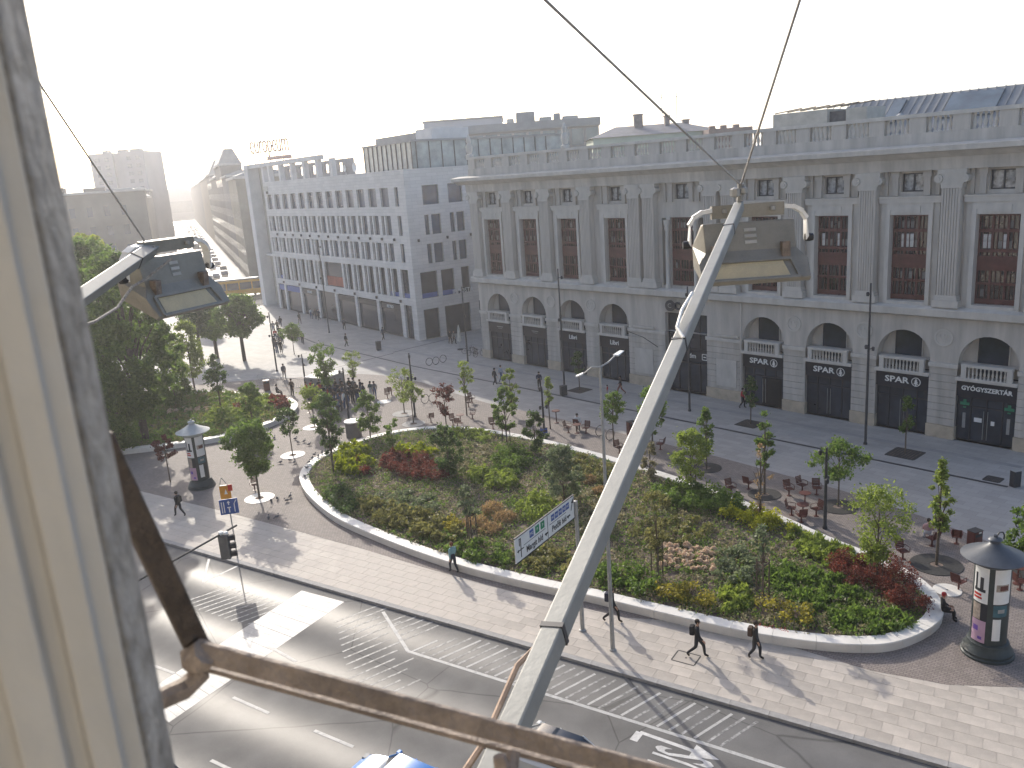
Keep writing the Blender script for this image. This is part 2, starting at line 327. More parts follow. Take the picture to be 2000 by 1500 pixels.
# ---------------- road paint
M['paint'] = mat('worn_road_paint', (.55, .54, .52), .6, .3, 1.6, fine=.25, fscale=9)
def worn(name, thr):
    m = mat(name, (.42, .415, .40), .6, .15, 2, fine=.15); n = m.node_tree.nodes; L = m.node_tree.links; b = n['Principled BSDF']
    ns = n.new('ShaderNodeTexNoise'); ns.inputs['Scale'].default_value = 6; ns.inputs['Detail'].default_value = 7; tc = n.new('ShaderNodeTexCoord'); L.new(tc.outputs['Object'], ns.inputs['Vector'])
    r = n.new('ShaderNodeMapRange'); r.inputs['From Min'].default_value = thr; r.inputs['From Max'].default_value = thr+.3; L.new(ns.outputs['Fac'], r.inputs['Value'])
    mx = n.new('ShaderNodeMix'); mx.data_type = 'RGBA'; old = b.inputs['Base Color'].links[0].from_socket; L.new(r.outputs[0], mx.inputs[0]); L.new(old, mx.inputs[6]); mx.inputs[7].default_value = (.15, .148, .145, 1); L.new(mx.outputs[2], b.inputs['Base Color'])
    return m
M['paintb'] = mat('faded_white_paint', (.44, .435, .42), .55, .25, 1.2, fine=.25, fscale=14); M['paintw'] = worn('flaking_road_paint', .54); M['paintvw'] = worn('almost_gone_road_paint', .30)
mk = empty('lane_marking', (0, 0, 0), kind='structure')
def seg(a, b, wd, mt='paintw', name='painted_line', z=RZ+.004, root=None):
    return strip(name, [a, b], wd, z, M[mt], root or mk)
gz = lambda x, y: G(x, y, RZ)
seg(gz(748, 1195), gz(797, 1272), .16, z=RZ+.0055); seg(gz(797, 1272), gz(1400, 1460), .16, z=RZ+.005); seg(gz(1400, 1460), gz(1700, 1556), .16, z=RZ+.0045)
hz = empty('hatched_marking', (0, 0, 0), kind='structure')
# hatching between the edge line and the kerb
ha, hb = gz(797, 1272), gz(1420, 1466); hd = (gz(1010, 1218)-gz(905, 1265)).normalized()
n = 30
for i in range(n):
    p = ha.lerp(hb, (i+.3)/n); q = p+hd*(3.6 if i > 3 else 1.4+i*.6)
    # stop at the kerb
    wv = (q-K0).dot(KN)
    if wv > -.35: q = p+(q-p)*max(.1, ((-.35-(p-K0).dot(KN))/(wv-(p-K0).dot(KN))))
    if (q-p).length > .5: seg(p+(q-p)*.06, q, .11, 'paintvw' if i % 3 else 'paintw', 'painted_stripe', root=hz, z=RZ+.003)
pa, pb = gz(760, 1215), gz(790, 1262)
for i in range(5):
    p = pa.lerp(pb, i/5); seg(p, p+hd*2.0, .1, 'paintvw', 'painted_stripe', root=hz, z=RZ+.0034)
hz2 = empty('hatched_marking', (0, 0, 0), kind='structure')
a, b, c, d = gz(640, 1230), gz(540, 1300), gz(800, 1395), gz(760, 1285)
for i in range(14):
    p = gz(655, 1215).lerp(gz(700, 1400), i/14); seg(p, p+hd*(2.6+.5*math.sin(i*2)), .1, 'paintvw', 'painted_stripe', root=hz2, z=RZ+.0026)
for i in range(13):
    p = gz(352, 1178)+KD*(.5*i); seg(p, p+hd*2.6, .1, 'paintvw', 'painted_stripe', root=hz2, z=RZ+.0026)
cbm = empty('crossing_band', (0, 0, 0), kind='structure')
ca0, ca1, cb0, cb1 = gz(590, 1153), gz(270, 1362), gz(673, 1175), gz(330, 1411)
for i in range(26):
    e_ = .03 if i % 3 else .08
    q = MB(); q.prism([v[:2] for v in (ca0.lerp(ca1, (i+e_)/26), ca0.lerp(ca1, (i+1)/26), cb0.lerp(cb1, (i+1)/26), cb0.lerp(cb1, (i+e_)/26))], RZ-.02, RZ+.004); q.build('painted_block', M['paintb'], cbm)
v1 = empty('give_way_marking', (0, 0, 0), kind='structure')
seg(gz(408, 1092), gz(397, 1137), .14, root=v1); seg(gz(397, 1137), gz(465, 1105), .14, root=v1, z=RZ+.0045)
ln = empty('lane_dashes', (0, 0, 0), kind='structure')
for a, b in [((455, 1362), (525, 1393)), ((614, 1427), (690, 1459)), ((300, 1300), (340, 1315)), ((412, 1485), (450, 1503)), ((525, 1262), (578, 1292)), ((1210, 1433+40), (1290, 1500))]:
    seg(gz(*a), gz(*b), .14, root=ln, name='painted_dash', z=RZ+.0068)
# arrow and letters of the bus lane
bl = empty('bus_lane_marking', (0, 0, 0), kind='structure')
e1 = gz(1250, 1430); e2 = gz(1392, 1480); dd = (e2-e1).normalized(); ss = Vector((-dd.y, dd.x, 0))
seg(e1, e2-dd*.5, .16, 'paint', root=bl)
q = MB(); t = e2; q.prism([(t+dd*.25)[:2], (t-dd*.75+ss*.36)[:2], (t-dd*.75-ss*.36)[:2]], RZ-.02, RZ+.006); q.build('arrow_head', M['paint'], bl)
seg(e1, e1+ss*.0-ss*.55, .3, 'paint', root=bl, z=RZ+.0055)
tm = text_mesh('lane_letter', 'BUS', 1.5, M['paint'], .003, sx=1., bold=.02); tm.transform(Matrix.Diagonal((.62, 2.0, 1, 1)))
inst('lane_letters', tm, bl, gz(1330, 1500)+Vector((0, 0, .005)), (0, 0, kang+rad(90)))
# access covers
M['cast'] = mat('cast_iron', (.06, .058, .056), .6, .3, 8, metal=.4)
def cover(px, py, sx, sy, rz, label):
    o = empty('access_cover', G(px, py, .012), rz, label, 'cover')
    q = MB()
    for s in (-1, 1): q.bx(-sx/2, sx/2, s*sy/2-.03, s*sy/2+.03, -.02, .006); q.bx(s*sx/2-.03, s*sx/2+.03, -sy/2+.03, sy/2-.03, -.02, .0055)
    q.build('frame', M['cast'], o); q = MB(); q.bx(-sx/2+.04, sx/2-.04, -sy/2+.04, sy/2-.04, -.02, .003); q.build('lid', M['slab'], o)
    q = MB(); q.lathe([(.05, -.01), (.05, .0065)], 8); q.build('lifting_key', M['cast'], o)
cover(1340, 1285, 1.0, .8, kang, 'square paved access cover with dark frame in the footway near a walking person')
def tree_grate(px, py, s, label):
    o = empty('tree_grate', G(px, py), rad(-49), label, 'tree grate', 'square tree grates along the arcade')
    q = MB(); k = 9
    for i in range(k):
        x = -s/2+s*(i+.5)/k; q.bx(x-s/k*.36, x+s/k*.36, -s/2+.06, s/2-.06, -.01, .014)
    q.build('bars', M['cast'], o)
    q = MB()
    for t in (-1, 1): q.bx(-s/2, s/2, t*s/2-.05, t*s/2+.05, -.01, .016); q.bx(t*s/2-.05, t*s/2+.05, -s/2+.05, s/2-.05, -.01, .0155)
    q.build('frame', M['cast'], o)
    q = MB(); q.bx(-s/2+.05, s/2-.05, -s/2+.05, s/2-.05, -.01, .006); q.build('pit', M['soil'], o)
for px, py, s, l in [(1768, 886, 1.9, 'dark square tree grate in front of the rightmost supermarket window'), (1465, 828, 1.7, 'dark square tree grate in front of the open supermarket door'), (1132, 762, 1.7, 'dark square tree grate in front of the bookshop'), (1940, 936, .9, 'smallest dark square grate, near the low dark bollard at right')]: tree_grate(px, py, s, l)
def disc(px, py, r, mt, label, hole=.3):
    o = empty('tree_disc', G(px, py, .018), 0, label, 'tree surround')
    q = MB(); q.lathe([(hole, 0), (hole, .03), (r, .03), (r, 0)], 32); q.build('ring', mt, o)
    q = MB(); q.lathe([(hole-.01, 0), (hole-.01, .012)], 16); q.build('pit', M['soil'], o)
disc(507, 973, 1.0, M['limestone'], 'white stone ring round the maple nearest the blue lane sign')
disc(572, 889, .95, M['limestone'], 'white stone ring round the small tree left of the large flower bed')
disc(612, 835, .9, M['limestone'], 'pale ring round the flat-topped tree below the crowd')
disc(1829, 1103, 1.2, M['cast'], 'dark iron ring round the slim column-shaped tree at right')
disc(2003, 1110, 1.2, M['cast'], 'dark iron ring cut by the right picture edge')
disc(790, 808, 1.1, M['kerb'], 'grey stone ring right of the crowd')
disc(808, 828, 1.0, M['kerb'], 'grey stone ring touching the rear edge of the large flower bed')
disc(1637, 990, 1.1, M['cast'], 'dark ring round the umbrella-shaped tree')
disc(1493, 966, 1.0, M['cast'], 'dark ring round the slim tree left of the red chairs')
disc(1380, 914, 1.0, M['cast'], 'dark ring behind the bushy tree beside the steel arm')
disc(1850, 1153, .62, M['limestone'], 'small pale round disc in the clinker near the sitting person', .05)
disc(750, 785, .7, M['limestone'], 'small pale disc in the clinker right of the crowd', .05)
# ================================================================ DEPARTMENT STORE (grey stone, arcade and giant pilasters)
CA = rad(-49)
corv = empty('department_store', (.3, 90.5, 0), CA, 'long grey stone department store with arched shop arcade, giant pilasters and roof balustrade', 'building')
BC = [-1.8, 3.85, 9.45, 15.0, 31.15, 36.85, 42.5, 48.15]           # arcade bays
UC = [-1.8, 3.85, 9.45, 15.65, 23.1, 31.15, 36.85, 42.5, 48.15]     # window bays above
X0, X1 = -5.0, 53.0
HW = 1.9
wl = MB()
# ground storey: openings up to 4.3, arches above the balconies
holes = [(c-HW, c+HW, 0, 5.5) for c in BC] + [(21.2, 25.7, 0, 7.2)]
facade(wl, X0, X1, 0, 5.5, [(h[0], h[1], h[2], min(5.5, h[3])) for h in holes], 0, .75)
ZT = 8.55
xs = X0
for c in BC+[None]:
    pass
segs = [];
cur = X0
for c in sorted(BC+[23.45]):
    hw = HW if c != 23.45 else 2.25
    segs.append((cur, c-hw)); cur = c+hw
segs.append((cur, X1))
for a, b in segs: wl.quad((a, 0, 5.5), (b, 0, 5.5), (b, 0, ZT), (a, 0, ZT))
for c in BC:
    N = 16
    for i in range(N):
        a0, a1 = math.pi-math.pi*i/N, math.pi-math.pi*(i+1)/N
        p0, p1 = (c+HW*math.cos(a0), 5.5+HW*math.sin(a0)*1.06), (c+HW*math.cos(a1), 5.5+HW*math.sin(a1)*1.06)
        wl.quad((p0[0], 0, p0[1]), (p1[0], 0, p1[1]), (p1[0], 0, ZT), (p0[0], 0, ZT))
        wl.quad((p0[0], 0, p0[1]), (p0[0], .9, p0[1]), (p1[0], .9, p1[1]), (p1[0], 0, p1[1]))
wl.quad((21.2, 0, 7.2), (25.7, 0, 7.2), (25.7, 0, ZT), (21.2, 0, ZT)); wl.quad((21.2, 0, 7.2), (21.2, .75, 7.2), (25.7, .75, 7.2), (25.7, 0, 7.2))
for xx, sgn in ((21.2, 1), (25.7, -1)): wl.quad((xx, 0, 5.5), (xx, 0, 7.2), (xx, .75, 7.2), (xx, .75, 5.5))
wl.quad((X0, 0, 0), (X0, 0, 18.6), (X0, 30, 18.6), (X0, 30, 0)); wl.quad((X1, 0, 0), (X1, 30, 0), (X1, 30, 18.6), (X1, 0, 18.6)); wl.quad((X0, 30, 0), (X1, 30, 0), (X1, 30, 18.6), (X0, 30, 18.6))
wh = [(c-1.3, c+1.3, 9.6, 15.55) for c in UC] + [(c-.75, c+.75, 17.1, 18.35) for c in UC] + [(20.9, 21.35, 9.6, 15.5), (24.85, 25.3, 9.6, 15.5)]
facade(wl, X0, X1, ZT, 18.6, wh, .25, .6)
wl.quad((X0, 0, ZT), (X1, 0, ZT), (X1, .25, ZT), (X0, .25, ZT))
wl.build('wall', M['stone'], corv)
# dark rooms behind the glass
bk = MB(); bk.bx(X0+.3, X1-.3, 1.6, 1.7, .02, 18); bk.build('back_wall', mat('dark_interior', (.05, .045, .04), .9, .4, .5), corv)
# string course over the arcade, frieze, cornice
q = MB(); q.xprism([(-.55, 8.72), (-.6, 9.2), (-.2, 9.36), (.26, 9.36), (.26, 8.56), (-.2, 8.56)], X0-.55, X1); q.build('string_course', M['stone_l'], corv)
q = MB(); q.xprism([(-.35, 18.5), (-.4, 18.95), (-.45, 19.3), (.4, 19.3), (.4, 18.5)], X0-.4, X1); q.build('frieze', M['stone'], corv)
q = MB(); q.xprism([(-.5, 19.302), (-1.0, 19.65), (-1.45, 19.72), (-1.5, 20.05), (-.3, 20.22), (.6, 20.22), (.6, 19.302)], X0-1.5, X1); q.build('cornice', M['stone_l'], corv)
q = MB(); q.bx(X0-.1, X1, -.1, .5, 20.222, 20.95); q.build('attic_wall', M['stone'], corv)
q = MB(); q.bx(X0-.1, X1, .62, 29.8, 18.4, 20.3); q.build('flat_roof', M['roofgrey'], corv)
# roof balustrade: pedestals and turned balusters
bal = MB(); bal.lathe([(.1, 0), (.1, .06), (.06, .1), (.115, .3), (.1, .42), (.05, .6), (.07, .72), (.1, .76), (.1, .82)], 8); balm = bal.mesh('baluster', M['stone_l'], True)
ped = MB(); ped.bx(-.55, .55, -.1, .4, 20.952, 21.95); pedm = ped.mesh('pedestal', M['stone'])
q = MB(); q.bx(X0-.15, X1, -.18, .48, 21.952, 22.2); q.build('balustrade_rail', M['stone_l'], corv)
x = X0+.5; k = 0
while x < X1-1:
    inst('pedestal', pedm, corv, (x+.05, 0, 0))
    for j in range(5): inst('baluster', balm, corv, (x+.6+.17+j*.32, .15, 20.952), scale=(1.15, 1.15, 1.22))
    x += 2.78
for xx in (-5.0+.1, 9.6): # carved finials on the balustrade
    f = MB(); f.lathe([(.42, 0), (.42, .25), (.25, .35), (.36, .7), (.38, 1.1), (.22, 1.45), (.3, 1.7), (.22, 2.0), (.08, 2.3), (0, 2.4)], 12, (xx, .15, 22.202)); f.build('finial', M['stone_l'], corv, True)
# giant pilasters with fluting, base and scrolled capital
pl = MB(); W = .62
for i in range(7):
    a = -W+2*W*i/7; pl.bx(a+.02, a+2*W/7-.03, -.42, .26, 10.2, 17.3)
pl.bx(-W, W, -.36, .25, 10.2, 17.3); plm = pl.mesh('pilaster_shaft', M['stone'])
pb = MB(); pb.bx(-.85, .85, -.52, .25, 9.362, 9.85); pb.bx(-.75, .75, -.48, .25, 9.852, 10.03); pb.bx(-.69, .69, -.45, .25, 10.032, 10.198); pbm = pb.mesh('pilaster_base', M['stone_l'])
pc = MB(); pc.bx(-.68, .68, -.46, .25, 17.302, 17.55); pc.bx(-.9, .9, -.5, .25, 18.2, 18.498); pc.bx(-.74, .74, -.44, .25, 17.552, 18.198)
for s in (-1, 1):
    vs = [(s*.82+.27*math.cos(t*math.pi/6), -.56, 17.93+.27*math.sin(t*math.pi/6)) for t in range(12)] + [(s*.82+.27*math.cos(t*math.pi/6), .1, 17.93+.27*math.sin(t*math.pi/6)) for t in range(12)]
    pc.add(vs, [tuple(range(12)), tuple(range(12, 24))[::-1]]+[(t, 12+t, 12+(t+1) % 12, (t+1) % 12) for t in range(12)])
    pc.add([(s*.82+.12*math.cos(t*math.pi/4), -.6, 17.93+.12*math.sin(t*math.pi/4)) for t in range(8)]+[(s*.82+.12*math.cos(t*math.pi/4), -.55, 17.93+.12*math.sin(t*math.pi/4)) for t in range(8)], [tuple(range(8))]+[(t, 8+t, 8+(t+1) % 8, (t+1) % 8) for t in range(8)])
pcm = pc.mesh('pilaster_capital', M['stone_l'])
for x in (-4.3, 1.02, 6.65, 12.2, 18.2, 19.85, 26.35, 28.1, 34.0, 39.67, 45.32, 51.0):
    inst('pilaster_shaft', plm, corv, (x, 0, 0)); inst('pilaster_base', pbm, corv, (x, 0, 0)); inst('pilaster_capital', pcm, corv, (x, 0, 0))
# tall windows: red-brown joinery, glass, surround, panel, ledge
wf = MB()
for x in (-1.28, -.46, .46, 1.28): wf.bx(x-.07, x+.07, -.05, .05, 9.6, 15.5)
for z, h in ((9.62, .35), (10.9, .16), (11.85, .95), (13.05, .2), (14.35, .22), (15.42, .1)): wf.bx(-1.35, 1.35, -.07, .04, z, z+h)
for x in (-1.05, -.75, -.16, .16, .75, 1.05): wf.bx(x-.018, x+.018, -.03, .03, 9.95, 15.45)
wfm = wf.mesh('window_frame', M['redwood'])
wg = MB(); wg.bx(-1.3, 1.3, .06, .1, 9.6, 15.5); wgm = wg.mesh('window_glass', glassmat('store_glass', (.035, .03, .03), .03, .6, 1.))
lpm = MB().bx(-.13, .13, -.012, .0, 0, .92).mesh('reflection_pane', mat('pale_reflection', (.6, .59, .56), .8, .35, 3))  # pale and dim slips paint reflections onto the store glass
lps = MB().bx(-.12, .12, -.012, .0, 0, .5).mesh('reflection_pane', mat('dim_reflection', (.2, .19, .175), .8, .5, 3))
rl_ = random.Random(8)
ws = MB()
for s in (-1, 1): ws.bx(s*1.45-.14, s*1.45+.14, -.1, .25, 9.362, 15.9); ws.bx(min(s*1.59, s*1.98), max(s*1.59, s*1.98), .08, .25, 9.362, 16.36)
ws.bx(-1.59, 1.59, -.04, .25, 15.56, 16.36); ws.bx(-.75, .75, -.1, -.04, 15.68, 16.18); ws.bx(-2.1, 2.1, -.1, .25, 16.36, 16.7); ws.bx(-2.12, 2.12, -.16, .24, 16.7, 16.82)
ws.bx(-1.32, 1.32, -.14, .25, 9.362, 9.58)
wsm = ws.mesh('window_surround', M['stone_l'])
sw = MB()
for x in (-.72, 0, .72): sw.bx(x-.045, x+.045, -.04, .05, 17.1, 18.35)
for z in (17.1, 18.27): sw.bx(-.75, .75, -.045, .055, z, z+.08)
swm = sw.mesh('attic_window_frame', M['dark']); sg = MB(); sg.bx(-.74, .74, .06, .09, 17.1, 18.35)
sgm = sg.mesh('attic_window_glass', mat('attic_glass_reflections', (.16, .165, .17), .05, .95, 2.2, fine=0, spec=1., tint=(.3, .31, .32)))  # bright mottling in the colour stands for reflections on the panes
sp = MB(); sp.bx(-.2, .2, .02, .25, 16.862, 18.1); sp.bx(-.28, .28, -.05, .25, 18.1, 18.49)
sp2 = MB(); sp2.bx(-.13, .13, .1, .25, 16.862, 18.49); sp2m = sp2.mesh('attic_pier', M['stone'])
spm = sp.mesh('attic_pier', M['stone'])
for c in UC:
    for nm, me, y in (('window_frame', wfm, .55), ('window_glass', wgm, .55), ('window_surround', wsm, 0), ('attic_window_frame', swm, .55), ('attic_window_glass', sgm, .55)):
        if nm == 'window_surround' and c == 23.1: continue
        inst(nm, me, corv, (c, y, 0))
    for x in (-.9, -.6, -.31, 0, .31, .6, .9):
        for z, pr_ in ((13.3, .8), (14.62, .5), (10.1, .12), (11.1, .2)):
            if rl_.random() < pr_*(1 if c > 30 else .5): inst('reflection_pane', lpm if (rl_.random() < .55 and c > 30 and z == 13.3) else lps, corv, (c+x, .6, z))
    for s in (-1, 1): inst('attic_pier', spm, corv, (c+s*1.08, 0, 0)); inst('attic_pilaster', sp2m, corv, (c+s*1.75, 0, 0))
# slim columns that flank the centre window
for xx in (21.6, 24.6):
    f = MB(); f.lathe([(.28, 0), (.28, .2), (.17, .4), (.19, 2), (.15, 5.0), (.24, 5.2), (.2, 5.4), (.3, 5.7), (.3, 6.0)], 10, (xx, .05, 9.362)); f.build('slim_column', M['stone_l'], corv, True)
# rusticated courses of the arcade piers
piers = [(X0, -3.7-.0), (.1, 1.95), (5.75, 7.55), (11.35, 13.1), (16.9, 21.2), (25.7, 29.25), (33.05, 34.95), (38.75, 40.6), (44.4, 46.25), (50.05, X1)]
cmc = {}
for a, b in piers:
    q = MB(); q.bx(a-.04, b+.04, -.16, .3, 0, .92); q.build('plinth', M['plinth'], corv)
    z = .925
    for j in range(8):
        h = .515; q = MB(); q.xprism([(-.06, z+.012), (-.075, z+.03), (-.075, z+h-.02), (-.06, z+h-.004), (.2, z+h-.004), (.2, z+.012)], a+.0, b-.0)
        q.build('stone_course', M['stone'], corv); z += .525
    q = MB(); q.bx(a-.06, b+.06, -.2, .2, 5.13, 5.42); q.build('impost', M['stone_l'], corv)
for a, b in ((17.6, 20.0), (26.7, 28.9)):
    q = MB(); q.bx(a, b, -.2, -.1, 5.55, 5.72); q.build('ledge', M['stone_l'], corv); q = MB(); q.bx(a, b-.2, -.14, -.1, 1.2, 3.6); q.build('panel', M['stone_l'], corv)
q = MB(); q.tube([(29.2, -.2, .1), (29.2, -.2, 8.6)], .07, 8); q.build('downpipe', M['stone'], corv)
# roundels between the arches
rm = MB()
def ring(mb, r0, r1, y0, y1, n=20):
    vs = []
    for r, y in ((r0, 0), (r0, y1), (r1, y1), (r1, 0)):
        vs += [(r*math.cos(2*math.pi*i/n), -y, r*math.sin(2*math.pi*i/n)) for i in range(n)]
    fs = []
    for k in range(3): fs += [(k*n+i, k*n+(i+1) % n, (k+1)*n+(i+1) % n, (k+1)*n+i) for i in range(n)]
    mb.add(vs, fs)
ring(rm, .62, .5, 0, .08); rm.add([(.5*math.cos(2*math.pi*i/20), -.015, .5*math.sin(2*math.pi*i/20)) for i in range(20)], [tuple(range(20))[::-1]])
for bx_, bz, sx, sz in ((-.05, .12, .16, .24), (.16, -.12, .1, .2), (-.2, -.16, .1, .16), (.0, -.3, .3, .05), (.22, .14, .07, .16), (-.26, .1, .06, .2)): rm.obox((bx_, -.03, bz), sx, .07, sz)
rmm = rm.mesh('roundel', M['stone_l'])
for x in (1.02, 6.65, 12.2, 34.0, 39.67, 45.32, 51.0): inst('roundel', rmm, corv, (x-.1, 0, 7.2))
# balconies with balusters under each arch, recessed glazing, shopfronts
bb = MB(); bb.lathe([(.07, 0), (.07, .05), (.045, .09), (.08, .28), (.035, .5), (.07, .6), (.07, .66)], 8); bbm = bb.mesh('balcony_baluster', M['stone_l'], True)
bs_ = MB(); bs_.bx(-HW-.02, HW+.02, -.3, .6, 4.36, 4.6); bs_.bx(-1.55, 1.55, -.34, -.3, 4.4, 4.56); bs_.bx(-1.6, 1.6, -.32, .1, 5.36, 5.54)
for s in (-1, 1): bs_.bx(s*1.42-.16, s*1.42+.16, -.3, .0, 4.602, 5.358)
bsm = bs_.mesh('balcony', M['stone_l'])
ag = MB(); ag.bx(-1.0, 1.0, .98, 1.02, 4.6, 7.4); agm = ag.mesh('arch_glass', M['glass'])
aw = MB(); aw.bx(-.475, .475, .9, 1.05, 4.6, 7.6); aw.bx(-.53, -.43, .85, .9, 4.6, 7.5)
awm = aw.mesh('arch_jamb', M['stone'])
pj = MB(); pj.bx(-.7, -1.4, .3, .8, 4.6, 5.75); 
def text_on(body, size, x, z, mt, y=-.07, name='lettering', sx=1., bold=0., ext=.025):
    me = text_mesh(name, body, size, mt, ext, sx=sx, bold=bold); o = inst(name, me, corv, (x, y, z), (rad(90), 0, 0)); return o
names = ['', '', 'Libri', 'Libri', 'SPAR', 'SPAR', 'SPAR', 'GYÓGYSZERTÁR']
for i, c in enumerate(BC):
    inst('balcony', bsm, corv, (c, 0, 0)); inst('arch_glass', agm, corv, (c, 0, 0)); inst('arch_jamb', awm, corv, (c+1.475, 0, 0)); inst('arch_jamb', awm, corv, (c-1.475, 1.95, 0), (0, 0, math.pi))
    for j in range(10): inst('balcony_baluster', bbm, corv, (c-1.12+j*.249, -.15, 4.602), scale=(1, 1, 1.14))
    q = MB(); q.bx(c-HW+.01, c+HW-.01, .02, .2, 3.2, 4.33); q.build('fascia', M['fascia'], corv)
    # shopfront: frame, glass, doors
    q = MB()
    for x in (-1.88, -1.0, 0., 1.0, 1.88): q.bx(c+x-.05, c+x+.05, .25, .37, 0.02, 3.2)
    for z in (.02, 2.45, 3.1): q.bx(c-1.85, c+1.85, .255, .365, z, z+.1)
    q.build('shopfront_frame', M['darkshop'], corv)
    q = MB(); q.bx(c-1.85, c+1.85, .3, .32, .05, 3.15); q.build('shop_glass', M['glass'], corv)
    if i >= 4 or i == 2:
        for s in (-1, 1): q = MB(); q.tube([(c+s*.13, .2, .25), (c+s*.13, .2, 2.3)], .022, 6); q.build('door_handle', M['galv'], corv)
    if i == 4:   # wide-open sliding door: unlit inside painted as a near-black sheet
        q = MB(); q.bx(c-.2, c+1.5, .22, .24, .05, 2.4); q.build('doorway_shade_sheet', mat('doorway_shade', (.008, .008, .01), .9), corv)
    if names[i]:
        if names[i] == 'SPAR':
            text_on('SPAR', .62, c-.38, 3.78, M['signwhite'], 0.0, sx=1.25, bold=.012)
            q = MB(); n = 24; xc, zc = c+1.0, 3.78
            vs = [(xc+.33*math.cos(2*math.pi*k/n), -.02, zc+.33*math.sin(2*math.pi*k/n)) for k in range(n)]+[(xc+.275*math.cos(2*math.pi*k/n), -.02, zc+.275*math.sin(2*math.pi*k/n)) for k in range(n)]
            q.add(vs, [(k, (k+1) % n, n+(k+1) % n, n+k) for k in range(n)])
            for zz, ww in ((.2, .1), (.08, .15), (-.05, .19)): q.add([(xc, -.022, zc+zz+.06), (xc-ww, -.022, zc+zz-.12), (xc+ww, -.022, zc+zz-.12)], [(0, 1, 2)])
            q.bx(xc-.04, xc+.04, -.024, .0, zc-.28, zc-.15); q.build('tree_emblem', M['signwhite'], corv)
        elif names[i] == 'Libri': text_on('Libri', .62, c, 3.72, M['signwhite'], 0., bold=.008)
        else: text_on(names[i], .42, c, 3.82, M['signwhite'], 0., sx=1.0, bold=.012)
    else:
        q = MB(); q.bx(c-.5, c+.5, .0, .02, 3.78, 3.86); q.bx(c-.35, c+.35, .001, .02, 3.62, 3.66); q.build('faded_lettering', M['galv'], corv)
# pharmacy window film and notices
c = 48.15
for x in (-1.4, 1.4):
    q = MB(); q.bx(c+x-.1, c+x+.1, .262, .28, 2.35, 2.95); q.bx(c+x-.3, c+x-.1, .262, .28, 2.55, 2.75); q.bx(c+x+.1, c+x+.3, .262, .28, 2.55, 2.75); q.build('green_cross', M['green_cross'], corv)
    q = MB(); q.bx(c+x-.1, c+x+.1, .262, .28, .9, 2.0); q.build('notice', M['galv'], corv)
for aa, bb_, zz in ((-.75, -.25, 1.45), (.32, .55, 1.35)): q = MB(); q.bx(c+aa, c+bb_, .262, .28, zz, zz+.3); q.build('notice', M['signwhite'], corv)
# main entrance: deep dark bay with glazing and the store sign on it
q = MB(); q.bx(21.25, 25.65, .5, .55, 0, 7.15); q.build('entrance_glass', M['glass'], corv)
q = MB()
for x in (21.3, 22.3, 23.45, 24.6, 25.6): q.bx(x-.06, x+.06, .4, .5, .02, 7.1)
for z in (.02, 2.6, 3.9): q.bx(21.3, 25.6, .41, .49, z, z+.12)
q.build('entrance_frame', M['darkshop'], corv)
q = MB(); q.bx(22.3, 25.6, .3, .4, 2.9, 3.9); q.build('entrance_fascia', M['fascia'], corv)
me = text_mesh('lettering', 'dm', .62, M['signwhite'], .02); inst('lettering', me, corv, (23.9, .28, 3.4), (rad(90), 0, 0))
q = MB(); n = 4
for s in ((0, .25), (.0, -.25)): q.bx(24.95, 25.45, .27, .3, 3.4+s[1]-.03, 3.4+s[1]+.03)
for s in (-.25, .25): q.bx(25.2+s-.03, 25.2+s+.03, .272, .3, 3.17, 3.63)
q.bx(25.08, 25.32, .272, .3, 3.35, 3.45); q.build('square_emblem', M['signwhite'], corv)
# dark round emblem and store name above the entrance
q = MB(); n = 24; xc, zc = 21.95, 7.85
q.add([(xc+.5*math.cos(2*math.pi*k/n), -.3, zc+.5*math.sin(2*math.pi*k/n)) for k in range(n)]+[(xc+.5*math.cos(2*math.pi*k/n), -.18, zc+.5*math.sin(2*math.pi*k/n)) for k in range(n)], [tuple(range(n))[::-1]]+[(k, (k+1) % n, n+(k+1) % n, n+k) for k in range(n)]); q.build('sign_emblem', M['dark'], corv)
me = text_mesh('store_name', 'Corvin', .95, M['dark'], .08, align='LEFT', bold=.03); inst('store_name', me, corv, (22.4, -.25, 7.85), (rad(90), 0, 0))
text_on('C', .62, xc, zc, M['galv'], -.31, 'emblem_letter')
q = MB(); q.beam((20.4, -.15, 3.9), (20.4, -2.2, 5.2), .05, .05); q.tube([(20.4, -2.2, 5.2), (18.9, -2.4, 5.6)], .03); q.build('flag_bracket', M['dark'], corv)
# glass porch canopy beam and the metal roofs behind the balustrade
mr = MB(); seam = []
xa, xb = 26.0, X1
mr.add([(xa+4, 6, 20.3), (xb, 6, 20.3), (xb, 10.5, 23.9), (xa+7, 10.5, 23.9), (xa+4, 24, 20.3), (xa+7, 20, 23.9), (xb, 20, 23.9), (xb, 24, 20.3)], [(0,1,2,3), (0,3,5,4), (3,2,6,5), (4,5,6,7)])
mr.build('metal_roof', M['roofgrey'], corv)
sm_ = MB(); sm_.beam((0, 6.02, 20.36), (0, 10.5, 23.96), .05, .06, up=(0, -.7, .7)); smm = sm_.mesh('standing_seam', M['roofgrey'])
for i in range(34):
    if 31.5+i*.62 < xb-.2: inst('standing_seam', smm, corv, (31.5+i*.62, 0, 0))
for a, b in ((36.6, 37.6), (41.0, 44.6), (48.5, 52.5)):
    q = MB(); f = lambda t: (6+4.5*t-.12, 20.3+3.6*t+.12)
    (y0, z0), (y1, z1) = f(.45), f(.92)
    q.add([(a, y0, z0), (b, y0, z0), (b, y1, z1), (a, y1, z1), (a, y0+.15, z0-.15), (b, y0+.15, z0-.15), (b, y1+.15, z1-.15), (a, y1+.15, z1-.15)], [(0,1,2,3), (0,4,5,1), (1,5,6,2), (2,6,7,3), (3,7,4,0)]); q.build('roof_window', M['glass_sky'], corv)
